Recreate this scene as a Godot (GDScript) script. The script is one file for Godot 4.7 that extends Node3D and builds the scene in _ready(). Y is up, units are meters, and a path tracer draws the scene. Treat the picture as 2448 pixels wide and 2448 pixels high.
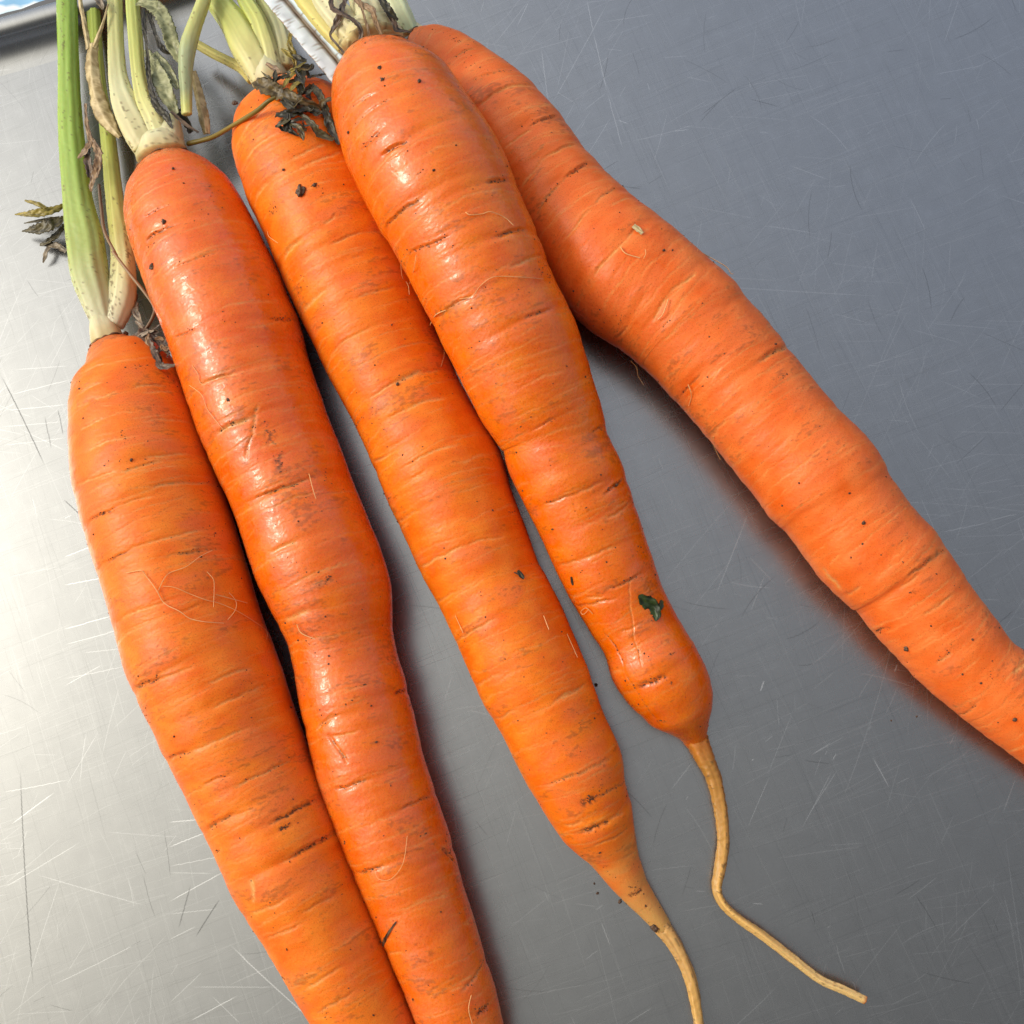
extends Node3D
# Five muddy garden carrots fanned out on a scratched stainless steel bench, seen from just above. Lengths in the data tables are millimetres on the bench.

var looks := {}
var patchy := FastNoiseLite.new()
var lumpy := FastNoiseLite.new()
var rings := FastNoiseLite.new()
var fine := FastNoiseLite.new()
var rng := RandomNumberGenerator.new()

func _ready() -> void:
	# ---- camera
	var cam := Camera3D.new()
	cam.name = "camera"
	add_child(cam)
	cam.fov = 48.0
	cam.near = 0.02
	cam.far = 60.0
	cam.look_at_from_position(Vector3(0, 0.3, 0), Vector3(-0.08193292, 0.3 - 0.98128665, -0.17425128), Vector3(0, 0, -1))
	cam.current = true
	# ---- light: bright overcast sky, a broad hazy sun from the upper left
	var we := WorldEnvironment.new()
	we.name = "world"
	var env := Environment.new()
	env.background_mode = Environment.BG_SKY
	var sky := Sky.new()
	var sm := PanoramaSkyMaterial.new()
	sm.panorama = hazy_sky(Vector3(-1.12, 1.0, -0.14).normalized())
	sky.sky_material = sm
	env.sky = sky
	env.tonemap_mode = Environment.TONE_MAPPER_LINEAR
	env.tonemap_exposure = 1.18
	env.sdfgi_enabled = true
	env.ssao_enabled = true
	env.ssil_enabled = true
	we.environment = env
	add_child(we)
	var sun := DirectionalLight3D.new()
	sun.name = "sun"
	sun.light_color = Color(1.0, 0.965, 0.91)
	sun.light_energy = 0.4
	sun.light_angular_distance = 16.0
	sun.shadow_enabled = true
	add_child(sun)
	sun.look_at_from_position(Vector3(-1.12, 1.0, -0.14), Vector3.ZERO, Vector3(0, 0, -1))

	set_noise()
	make_looks()
	bench()
	wrapper_sheet()
	carrots()
	strip()
	loose_bits()

# cloud veil shaped brighter and bluer ahead; warm aureole added to brighten left steel
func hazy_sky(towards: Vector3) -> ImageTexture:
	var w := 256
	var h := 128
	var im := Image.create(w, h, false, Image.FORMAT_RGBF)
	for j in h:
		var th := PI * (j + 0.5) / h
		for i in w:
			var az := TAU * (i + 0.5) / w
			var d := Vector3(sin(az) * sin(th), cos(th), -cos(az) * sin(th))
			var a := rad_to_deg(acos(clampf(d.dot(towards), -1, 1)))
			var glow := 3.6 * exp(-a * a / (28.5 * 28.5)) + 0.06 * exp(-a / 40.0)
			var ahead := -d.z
			var veil := 0.34 * maxf(1.0 + 1.15 * ahead, 0.4)  # dimmed behind the viewer in place of a body blocking the sky
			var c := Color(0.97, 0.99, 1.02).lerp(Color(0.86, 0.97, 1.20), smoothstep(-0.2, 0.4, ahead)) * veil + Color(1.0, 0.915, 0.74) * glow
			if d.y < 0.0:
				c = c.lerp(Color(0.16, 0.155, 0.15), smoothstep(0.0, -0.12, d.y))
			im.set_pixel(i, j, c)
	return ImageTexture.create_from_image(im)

# ---------------------------------------------------------------- helpers
func set_noise() -> void:
	rng.seed = 7
	for pair in [[patchy, 11, 0.11], [lumpy, 5, 0.045], [rings, 23, 0.16], [fine, 31, 0.9]]:
		var n: FastNoiseLite = pair[0]
		n.seed = pair[1]
		n.noise_type = FastNoiseLite.TYPE_SIMPLEX_SMOOTH
		n.fractal_type = FastNoiseLite.FRACTAL_FBM
		n.fractal_octaves = 2
		n.frequency = pair[2]
	patchy.fractal_octaves = 3

func tag(o: Node3D, label: String, category: String, group := "", kind := "") -> void:
	if label:
		o.set_meta("label", label)
	if category:
		o.set_meta("category", category)
	if group:
		o.set_meta("group", group)
	if kind:
		o.set_meta("kind", kind)

func thing(called: String, at := Vector3.ZERO) -> Node3D:
	var o := Node3D.new()
	o.name = called
	o.position = at
	add_child(o, true)
	return o

func put(called: String, m: Mesh, mat: Material, parent: Node3D, from := Vector3.ZERO) -> MeshInstance3D:
	var o := MeshInstance3D.new()
	o.name = called
	o.mesh = m
	o.material_override = null
	for k in m.get_surface_count():
		o.set_surface_override_material(k, mat)
	o.position = -from
	o.cast_shadow = GeometryInstance3D.SHADOW_CASTING_SETTING_ON
	parent.add_child(o, true)
	return o

func lin(r: float, g: float, b: float) -> Color:
	return Color(r / 255.0, g / 255.0, b / 255.0).srgb_to_linear()

func noise_texture(freq: float, w: int, h: int, s: int, octaves := 3, low := 0.0, high := 1.0) -> NoiseTexture2D:
	var n := FastNoiseLite.new()
	n.seed = s
	n.noise_type = FastNoiseLite.TYPE_SIMPLEX_SMOOTH
	n.frequency = freq
	n.fractal_octaves = octaves
	var t := NoiseTexture2D.new()
	t.width = w
	t.height = h
	t.seamless = true
	t.noise = n
	var ramp := Gradient.new()
	ramp.set_color(0, Color(low, low, low))
	ramp.set_color(1, Color(high, high, high))
	t.color_ramp = ramp
	return t

func grid_mesh(pos: PackedVector3Array, col: PackedColorArray, uv: PackedVector2Array, rows: int, cols: int) -> ArrayMesh:
	# a sheet of rows x cols points, smooth; its face runs clockwise when rows go away from the viewer's top and columns to the right
	var nor := PackedVector3Array()
	nor.resize(rows * cols)
	for i in rows:
		var up := maxi(i - 1, 0) * cols
		var down := mini(i + 1, rows - 1) * cols
		for j in cols:
			var l := maxi(j - 1, 0)
			var r := mini(j + 1, cols - 1)
			var n := (pos[down + j] - pos[up + j]).cross(pos[i * cols + r] - pos[i * cols + l])
			nor[i * cols + j] = n.normalized() if n.length_squared() > 1e-20 else Vector3.UP
	# a closed tube meets itself at its last column
	if pos[cols / 2 * 0].distance_squared_to(pos[cols - 1]) < 1e-12 and rows > 2:
		for i in rows:
			var n := (nor[i * cols] + nor[i * cols + cols - 1]).normalized()
			nor[i * cols] = n
			nor[i * cols + cols - 1] = n
	var idx := PackedInt32Array()
	idx.resize((rows - 1) * (cols - 1) * 6)
	var k := 0
	for i in rows - 1:
		for j in cols - 1:
			var a := i * cols + j
			idx[k] = a
			idx[k + 1] = a + 1
			idx[k + 2] = a + cols + 1
			idx[k + 3] = a
			idx[k + 4] = a + cols + 1
			idx[k + 5] = a + cols
			k += 6
	var arr := []
	arr.resize(Mesh.ARRAY_MAX)
	arr[Mesh.ARRAY_VERTEX] = pos
	arr[Mesh.ARRAY_NORMAL] = nor
	arr[Mesh.ARRAY_COLOR] = col
	arr[Mesh.ARRAY_TEX_UV] = uv
	arr[Mesh.ARRAY_INDEX] = idx
	var m := ArrayMesh.new()
	m.add_surface_from_arrays(Mesh.PRIMITIVE_TRIANGLES, arr)
	return m

# a smooth run through knots [x, y, z, r] in mm; gives {pos, r, s} sampled every STEP mm
func run_through(p: Array, step: float) -> Dictionary:
	var n := p.size() / 4
	var c := PackedVector3Array()
	var r := PackedFloat32Array()
	for i in n:
		c.append(Vector3(p[i * 4], p[i * 4 + 1], p[i * 4 + 2]))
		r.append(p[i * 4 + 3])
	var total := 0.0
	var at := PackedFloat32Array([0.0])
	for i in n - 1:
		total += c[i].distance_to(c[i + 1])
		at.append(total)
	var count := maxi(int(total / step) + 1, 3)
	var oc := PackedVector3Array()
	var orr := PackedFloat32Array()
	var os := PackedFloat32Array()
	var seg := 0
	for k in count:
		var s := total * k / (count - 1)
		while seg < n - 2 and s > at[seg + 1]:
			seg += 1
		var t := (s - at[seg]) / maxf(at[seg + 1] - at[seg], 1e-6)
		var a := maxi(seg - 1, 0)
		var d := mini(seg + 2, n - 1)
		oc.append(c[seg].cubic_interpolate(c[seg + 1], c[a], c[d], t))
		orr.append(maxf(cubic_interpolate(r[seg], r[seg + 1], r[a], r[d], t), 0.05))
		os.append(s)
	return {"c": oc, "r": orr, "s": os, "length": total}

func frame_at(c: PackedVector3Array, i: int) -> Array:
	var t := (c[mini(i + 1, c.size() - 1)] - c[maxi(i - 1, 0)]).normalized()
	var side := Vector3.UP.cross(t)
	side = side.normalized() if side.length() > 0.05 else Vector3.RIGHT
	return [t, side, t.cross(side)]

func ramp(stops: Array, t: float) -> Color:
	for i in stops.size() - 1:
		if t <= stops[i + 1][0]:
			var a: float = stops[i][0]
			var b: float = stops[i + 1][0]
			return (stops[i][1] as Color).lerp(stops[i + 1][1], clampf((t - a) / maxf(b - a, 1e-5), 0, 1))
	return stops[-1][1]

# ---------------------------------------------------------------- looks
func make_looks() -> void:
	var skin_relief := noise_texture(0.035, 448, 640, 3, 5)
	var skin_gloss := noise_texture(0.03, 256, 512, 9, 4, 0.75, 1.0)
	var wet := noise_texture(0.02, 512, 512, 14, 5)
	var wr := Gradient.new()
	wr.set_color(0, Color(0.36, 0.36, 0.36))
	wr.set_color(1, Color(1, 1, 1))
	wr.add_point(0.42, Color(0.5, 0.5, 0.5))
	wr.add_point(0.58, Color(0.85, 0.85, 0.85))
	wet.color_ramp = wr
	var pores := noise_texture(0.10, 512, 512, 41, 4)
	var pr := Gradient.new()
	pr.set_color(0, Color(0.74, 0.68, 0.62))
	pr.set_color(1, Color(1, 1, 1))
	pr.add_point(0.26, Color(0.93, 0.91, 0.89))
	pr.add_point(0.42, Color(0.98, 0.975, 0.97))
	pores.color_ramp = pr
	for who in [["carrot_dry", 0.46, skin_gloss], ["carrot_wet", 0.42, wet]]:
		var m := StandardMaterial3D.new()
		m.resource_name = who[0]
		m.vertex_color_use_as_albedo = true
		m.albedo_texture = pores
		m.roughness = who[1]
		m.roughness_texture = who[2]
		m.metallic_specular = 0.5 if who[0] == "carrot_wet" else 0.36
		m.heightmap_enabled = true
		m.heightmap_texture = skin_relief
		m.heightmap_scale = 0.0055
		m.subsurf_scatter_enabled = true
		m.subsurf_scatter_strength = 0.22
		looks[who[0]] = m
	var st := StandardMaterial3D.new()
	st.resource_name = "stalk_skin"
	st.vertex_color_use_as_albedo = true
	st.roughness = 0.5
	st.roughness_texture = skin_gloss
	st.metallic_specular = 0.45
	st.subsurf_scatter_enabled = true
	st.subsurf_scatter_strength = 0.1
	looks["stalk"] = st
	var lf := StandardMaterial3D.new()
	lf.resource_name = "leaf"
	lf.vertex_color_use_as_albedo = true
	lf.roughness = 0.42
	lf.metallic_specular = 0.45
	lf.backlight_enabled = true
	lf.backlight = Color(0.18, 0.18, 0.12)
	looks["leaf"] = lf
	var so := StandardMaterial3D.new()
	so.resource_name = "soil"
	so.albedo_color = Color(0.30, 0.20, 0.14)
	so.roughness = 0.9
	looks["soil"] = so
	var hr := StandardMaterial3D.new()
	hr.resource_name = "root_hair"
	hr.vertex_color_use_as_albedo = true
	hr.roughness = 0.6
	looks["hair"] = hr

# ---------------------------------------------------------------- bench
func scratch(im: Image, x: float, y: float, ang: float, length: float, bend: float, strength: float, target: float, wide: bool) -> void:
	var n := int(length)
	var size := im.get_width()
	for k in n:
		var t := float(k) / n
		var v := strength * minf(1.0, minf(t, 1.0 - t) * 6.0)
		x += cos(ang)
		y += sin(ang)
		ang += bend
		var px := posmod(int(x), size)
		var py := posmod(int(y), size)
		var a := im.get_pixel(px, py).r
		a = lerpf(a, target, v)
		im.set_pixel(px, py, Color(a, a, a))
		if wide:
			var qx := posmod(px + 1, size)
			var b := lerpf(im.get_pixel(qx, py).r, target, v * 0.7)
			im.set_pixel(qx, py, Color(b, b, b))

func scratch_all(ims: Array, x: float, y: float, ang: float, length: float, bend: float, strength: float, wide: bool) -> void:
	var targets := [0.95, 1.0, 1.0]
	for k in 3:
		scratch(ims[k], x, y, ang, length, bend, strength * (0.55 if k == 0 else 0.8), targets[k], wide)

func bench() -> void:
	var size := 2048
	var base := FastNoiseLite.new()
	base.seed = 4
	base.noise_type = FastNoiseLite.TYPE_SIMPLEX_SMOOTH
	base.frequency = 0.02
	base.fractal_octaves = 5
	var tone: Image = base.get_seamless_image(size, size)
	base.seed = 8
	base.frequency = 0.03
	var gloss: Image = base.get_seamless_image(size, size)
	tone.convert(Image.FORMAT_RGB8)
	gloss.convert(Image.FORMAT_RGB8)
	tone.adjust_bcs(1.0, 0.022, 1.0)
	tone.adjust_bcs(1.265, 1.0, 1.0)
	gloss.adjust_bcs(1.0, 0.03, 1.0)
	var relief := Image.create(size, size, false, Image.FORMAT_RGB8)
	relief.fill(Color(0.5, 0.5, 0.5))
	var ims := [tone, gloss, relief]
	var r := RandomNumberGenerator.new()
	r.seed = 21
	# the sheet's own cross-hatched grain: thousands of short hair lines both ways
	for k in 7000:
		var up := k % 2 == 0
		var ang := (PI / 2 if up else 0.0) + r.randfn(0, 0.05) - 0.12
		var x := r.randf() * size
		var y := r.randf() * size
		var l := r.randf_range(40, 260)
		scratch(gloss, x, y, ang, l, 0.0, r.randf_range(0.04, 0.20), 1.0 if r.randf() < 0.5 else 0.2, false)
		scratch(tone, x, y, ang, l, 0.0, r.randf_range(0.02, 0.09), 0.95 if r.randf() < 0.6 else 0.3, false)
	# wear: families of scratches that share a direction, then single long ones
	for k in 110:
		var cx := r.randf() * size
		var cy := r.randf() * size
		var dir := r.randf_range(-0.6, 0.1) if cx < size * 0.35 else r.randf_range(-1.35, 0.5)
		for q in r.randi_range(4, 16):
			scratch_all(ims, cx + r.randfn(0, 90), cy + r.randfn(0, 90), dir + r.randfn(0, 0.16), r.randf_range(20, 150), r.randfn(0, 0.0006), r.randf_range(0.05, 0.32), false)
	for k in 320:
		scratch_all(ims, r.randf() * size, r.randf() * size, r.randf_range(-1.9, 0.7), r.randf_range(15, 120), r.randfn(0, 0.002), r.randf_range(0.08, 0.45), r.randf() < 0.05)
	for k in 30:
		scratch_all(ims, r.randf() * size, r.randf() * size, r.randf_range(-1.7, 0.4), r.randf_range(160, 520), r.randfn(0, 0.0004), r.randf_range(0.1, 0.4), false)
	# the scratches one can make out singly
	var marks_here := scratch_data()
	for k in marks_here.size() / 5:
		var a := Vector2(marks_here[k * 5], marks_here[k * 5 + 1]) * 0.001 * 3.3 * size
		var b := Vector2(marks_here[k * 5 + 2], marks_here[k * 5 + 3]) * 0.001 * 3.3 * size
		var v: float = marks_here[k * 5 + 4]
		var bend := r.randfn(0, 0.00025)
		var l := a.distance_to(b)
		if v > 0.0:
			scratch_all(ims, a.x, a.y, (b - a).angle() - bend * l * 0.5, l, bend, minf(v * 0.85, 1.0), v > 0.85)
		else:
			scratch(tone, a.x, a.y, (b - a).angle() - bend * l * 0.5, l, bend, -v, 0.25, true)
	for k in 260:
		scratch(tone, r.randf() * size, r.randf() * size, r.randf_range(0, PI), r.randf_range(20, 110), r.randfn(0, 0.004), r.randf_range(0.1, 0.4), 0.3, false)
	var steel := StandardMaterial3D.new()
	steel.resource_name = "stainless_steel"
	steel.metallic = 1.0
	steel.albedo_color = Color(0.93, 0.94, 0.95)
	steel.albedo_texture = ImageTexture.create_from_image(tone)
	steel.roughness = 0.54
	steel.roughness_texture = ImageTexture.create_from_image(gloss)
	steel.heightmap_enabled = true
	steel.heightmap_texture = ImageTexture.create_from_image(relief)
	steel.heightmap_scale = -0.0015
	steel.uv1_triplanar = true
	steel.uv1_world_triplanar = false
	steel.uv1_scale = Vector3(3.3, 3.3, 3.3)
	var turn := 0.248
	var o := thing("steel_bench", Vector3(-0.16, 0, -0.2027))
	o.rotation.y = turn
	tag(o, "scratched stainless steel bench top with a rolled raised edge at upper left", "bench")
	# own axes: x along the raised edge, z towards the viewer
	var top := BoxMesh.new()
	top.size = Vector3(1.6, 0.002, 0.8)
	var plate := put("bench_top", top, steel, o)
	plate.position = Vector3(0, -0.001, 0.398)
	# the raised edge: a cove, a flat crest and a drop behind
	var prof := [[0.0125, -0.0002], [0.0095, 0.0002], [0.0072, 0.0007], [0.0052, 0.0018], [0.0038, 0.0036], [0.0031, 0.0056], [0.0025, 0.0067], [0.0014, 0.0074], [0.0, 0.0076], [-0.0016, 0.0075], [-0.0024, 0.007], [-0.0027, 0.006], [-0.0027, -0.012]]
	var pos := PackedVector3Array()
	var col := PackedColorArray()
	var uv := PackedVector2Array()
	var nx := 40
	for i in prof.size():
		for j in nx:
			var x := -0.8 + 1.6 * j / (nx - 1)
			pos.append(Vector3(x, prof[prof.size() - 1 - i][1], prof[prof.size() - 1 - i][0]))
			col.append(Color.WHITE)
			uv.append(Vector2(x, 0))
	put("raised_edge", grid_mesh(pos, col, uv, prof.size(), nx), steel, o)

func wrapper_sheet() -> void:
	# a white plastic sheet printed in blue, behind the raised edge
	var rows := 60
	var cols := 90
	var pos := PackedVector3Array()
	var col := PackedColorArray()
	var uv := PackedVector2Array()
	var b := Basis(Vector3.UP, 0.248)
	for i in rows:
		for j in cols:
			var x := -0.10 + 0.2 * j / (cols - 1)
			var z := -0.10 + 0.088 * i / (rows - 1)
			var h := 0.0016 * lumpy.get_noise_2d(x * 900, z * 900) + 0.0005 * patchy.get_noise_2d(x * 1500, z * 2500)
			pos.append(b * Vector3(x, h, z))
			var c := lin(236, 238, 240)
			var blue := patchy.get_noise_2d(x * 260 + 40, z * 900 + 7)
			if blue > 0.06:
				c = c.lerp(lin(128, 178, 214), smoothstep(0.06, 0.12, blue))
			elif blue < -0.2:
				c = c.lerp(lin(150, 205, 225), smoothstep(-0.2, -0.28, blue) * 0.5)
			col.append(c)
			uv.append(Vector2(x, z))
	var m := StandardMaterial3D.new()
	m.resource_name = "printed_plastic"
	m.vertex_color_use_as_albedo = true
	m.roughness = 0.3
	var o := put("plastic_sheet", grid_mesh(pos, col, uv, rows, cols), m, self)
	o.position = Vector3(-0.16, 0.0, -0.2027) + b * Vector3(0, -0.004, 0.0)
	tag(o, "white plastic sheet with blue print beyond the bench's raised edge at the top left corner", "plastic sheet")

# ---------------------------------------------------------------- carrots
# warm: 0 red orange .. 1 yellow orange; film: how much dry soil film dulls the skin
func carrot_body(d: Dictionary, o: Dictionary) -> Dictionary:
	var run := run_through(d.path, 0.27)
	var c: PackedVector3Array = run.c
	var r: PackedFloat32Array = run.r
	var s: PackedFloat32Array = run.s
	var body := c.size()
	var cap := 10
	var rows := body + 2 * cap
	var cols := 201
	var length: float = run.length
	var seed_shift: float = o.seed * 137.0
	var deep: Color = o.deep
	var light: Color = o.light
	var film := lin(230, 126, 72)
	var tan_skin := lin(206, 152, 86)
	var pale := lin(232, 172, 100)
	var dirt_c := lin(78, 52, 34)
	var ang := PackedFloat32Array()
	var cosv := PackedFloat32Array()
	var sinv := PackedFloat32Array()
	for j in cols:
		var phi := -PI + TAU * j / (cols - 1)
		var th := phi - 0.35 * sin(phi)
		ang.append(th)
		cosv.append(cos(th))
		sinv.append(sin(th))
	var bump := PackedFloat32Array()
	var tint := PackedColorArray()
	bump.resize(body * cols)
	tint.resize(body * cols)
	var film_amount: float = o.film
	var tan_from: float = o.tan_from
	var stain: float = o.stain
	for i in body:
		var ri := r[i]
		var si := s[i]
		var lump_amp := 0.22 * clampf(ri / 14.0, 0.1, 1.0)
		var ring_amp: float = 0.085 * o.get("ridge", 1.0) * clampf(ri / 12.0, 0.15, 1.0)
		var tan_part := smoothstep(tan_from, tan_from + o.tan_over, si)
		var crown := 1.0 - smoothstep(2.0, 13.0, si)
		for j in cols:
			var x := cosv[j] * ri + seed_shift
			var z := sinv[j] * ri
			var a := lumpy.get_noise_3d(x, si * 1.3, z)
			var b := rings.get_noise_3d(x * 0.45, si * 1.7, z * 0.45)
			var p := patchy.get_noise_3d(x * 0.8, si * 1.1, z * 0.8)
			var f := fine.get_noise_3d(x * 0.5, si * 1.2, z * 0.5)
			bump[i * cols + j] = a * lump_amp + b * ring_amp + f * 0.018
			var q := deep.lerp(light, clampf(0.5 + p * 0.8 + b * 0.22 + f * 0.12, 0, 1))
			var w := clampf((a * 0.9 - p * 0.8 + film_amount - 0.45) * 2.2 + f * 0.2, 0, 1)
			q = q.lerp(film, w * 0.36)
			var soil := (b * 0.8 + a * 0.7 + f * 0.9 - 0.50) * stain
			if soil > 0.0:
				q = q.lerp(dirt_c, clampf(soil * 1.1, 0, 0.34))
			if si < 3.2 and f + p * 0.6 > si * 0.11 - 0.12:
				q = q.lerp(dirt_c, 0.6)
			if crown > 0.0:
				q = q.lerp(film, crown * clampf(0.6 + p, 0, 1) * 0.7)
			if tan_part > 0.0:
				q = q.lerp(tan_skin, clampf(tan_part + p * 0.5 * tan_part * (1.0 - tan_part) * 4.0, 0, 1))
			tint[i * cols + j] = q
	# lateral root scars: creases across the skin, pale and cork-like, some packed with soil
	var marks: Array = d.marks.duplicate()
	var rg := RandomNumberGenerator.new()
	rg.seed = int(o.seed) * 91 + 3
	for k in int(length * 0.22):
		var sa := rg.randf_range(10.0, length - 6.0)
		var ta := rg.randf_range(-2.9, 2.9)
		var wd := rg.randf_range(0.1, 0.45) if absf(ta) < 1.5 else rg.randf_range(0.4, 1.1)
		var tb := ta + wd
		marks.append([sa, ta, sa + rg.randfn(0, 0.5), tb, rg.randf_range(0.35, 0.75), rg.randf_range(0.1, 0.5), rg.randf_range(0.1, 0.55), 0.35 if rg.randf() < 0.2 else 0.0, 0])
	for k in int(length * 1.1):
		# faint hairline rings, long and thin
		var sa := rg.randf_range(6.0, length - 4.0)
		var ta := rg.randf_range(-2.2, 1.6)
		marks.append([sa, ta, sa + rg.randfn(0, 0.7), ta + rg.randf_range(0.25, 1.9), rg.randf_range(0.45, 0.8), rg.randf_range(0.05, 0.4), rg.randf_range(0.12, 0.46), rg.randf_range(0.0, 0.3) if rg.randf() < 0.3 else 0.0, 0])
	var step := length / (body - 1)
	for m in marks:
		var s0: float = m[0]
		var t0: float = m[1]
		var s1: float = m[2]
		var t1: float = m[3]
		if t1 < t0:
			var sx := s0
			s0 = s1
			s1 = sx
			sx = t0
			t0 = t1
			t1 = sx
		var along := absf(s1 - s0) > absf(t1 - t0) * 14.0 * 1.2
		var w: float = 0.30 * m[4]
		var deepness: float = 0.19 * m[5]
		var pal: float = m[6]
		var dirt: float = m[7]
		if along:
			# a lengthwise crack or smear
			var lo := minf(s0, s1)
			var hi := maxf(s0, s1)
			for i in range(maxi(int((lo - 1.0) / step), 0), mini(int((hi + 1.0) / step) + 1, body)):
				var u := clampf((s[i] - s0) / (s1 - s0), 0, 1)
				var tc := lerpf(t0, t1, u) + 0.03 * rings.get_noise_2d(s[i] * 1.7, t0 * 50.0)
				var edge := smoothstep(lo - 0.6, lo + 0.8, s[i]) * (1.0 - smoothstep(hi - 0.8, hi + 0.6, s[i]))
				for j in cols:
					var dd := (ang[j] - tc) * r[i] / w
					if absf(dd) < 3.0:
						var k := i * cols + j
						var g := exp(-dd * dd) * edge
						var nn := fine.get_noise_3d(s[i] * 1.1, ang[j] * 15.0, seed_shift)
						bump[k] -= deepness * g
						tint[k] = tint[k].lerp(pale, clampf(g * pal * (0.75 + nn), 0, 1)).lerp(dirt_c, clampf(g * dirt * smoothstep(0.02, 0.25, nn + 0.1 * dirt) , 0, 0.9))
			continue
		if m.size() == 8 and deepness > 0.1 and t1 - t0 > 0.1:
			# the root is drawn in a little all round such a scar and swells above it
			var sm := (s0 + s1) * 0.5
			for i in range(maxi(int((sm - 9.0) / step), 0), mini(int((sm + 5.0) / step), body)):
				var ds := s[i] - sm
				var v: float = m[5] * (-0.13 * exp(-ds * ds / 1.2) + 0.07 * exp(-(ds + 3.6) * (ds + 3.6) / 7.0)) * clampf(r[i] / 14.0, 0.2, 1.0)
				for j in cols:
					var off := maxf(maxf(t0 - ang[j], ang[j] - t1), 0.0)
					bump[i * cols + j] += v * exp(-off * off * 2.6)
		var half := 3.2 * w + 0.9
		for j in cols:
			if ang[j] < t0 - 0.14 or ang[j] > t1 + 0.14:
				continue
			var u := (ang[j] - t0) / maxf(t1 - t0, 0.02)
			var sc := lerpf(s0, s1, u) + 0.5 * rings.get_noise_2d(ang[j] * 12.0 + s0 * 3.0, seed_shift) + 0.14 * fine.get_noise_2d(ang[j] * 18.0, s0)
			var taper := smoothstep(-0.1, 0.22, u) * (1.0 - smoothstep(0.75, 1.1, u))
			var i0 := maxi(int((sc - half) / step), 0)
			var i1 := mini(int((sc + half) / step) + 2, body)
			for i in range(i0, i1):
				var dd := (s[i] - sc) / w
				var k := i * cols + j
				var g := exp(-dd * dd) * taper
				var nn := fine.get_noise_3d(s[i] * 1.3, ang[j] * 14.0, seed_shift + 50.0)
				bump[k] += deepness * taper * (-exp(-dd * dd) + 0.42 * exp(-(dd + 2.1) * (dd + 2.1) * 0.45))
				tint[k] = tint[k].lerp(pale, clampf(g * pal * (0.72 + 0.8 * nn), 0, 1)).lerp(dirt_c, clampf(g * dirt * smoothstep(-0.05, 0.22, nn + 0.12 * dirt), 0, 0.92))
	# the surface itself, with rounded ends
	var pos := PackedVector3Array()
	var col := PackedColorArray()
	var uv := PackedVector2Array()
	pos.resize(rows * cols)
	col.resize(rows * cols)
	uv.resize(rows * cols)
	var axis_u := PackedVector3Array()
	for i in rows:
		var ib := clampi(i - cap, 0, body - 1)
		var f := frame_at(c, ib)
		var t: Vector3 = f[0]
		var side: Vector3 = f[1]
		var up: Vector3 = f[2]
		var centre := c[ib]
		var shrink := 1.0
		if i < cap:
			var v := float(cap - i) / cap
			shrink = cos(v * PI / 2) * 0.999 + 0.001
			centre -= t * r[ib] * 0.14 * sin(v * PI / 2)
		elif i >= cap + body:
			var v := float(i - cap - body + 1) / cap
			shrink = cos(v * PI / 2) * 0.999 + 0.001
			centre += t * r[ib] * 0.9 * sin(v * PI / 2)
		for j in cols:
			var k := ib * cols + j
			var jj := 0 if j == cols - 1 else j
			var rad := (r[ib] + bump[ib * cols + jj]) * shrink
			pos[i * cols + j] = (centre + (up * cosv[j] + side * sinv[j]) * rad) * 0.001
			col[i * cols + j] = tint[ib * cols + jj]
			uv[i * cols + j] = Vector2(ang[j] / TAU * 4.0, s[ib] / 26.0)
	return {"mesh": grid_mesh(pos, col, uv, rows, cols), "pos": pos, "rows": rows, "cols": cols, "marks": marks, "step": step, "cap": cap, "ang": ang}

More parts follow.
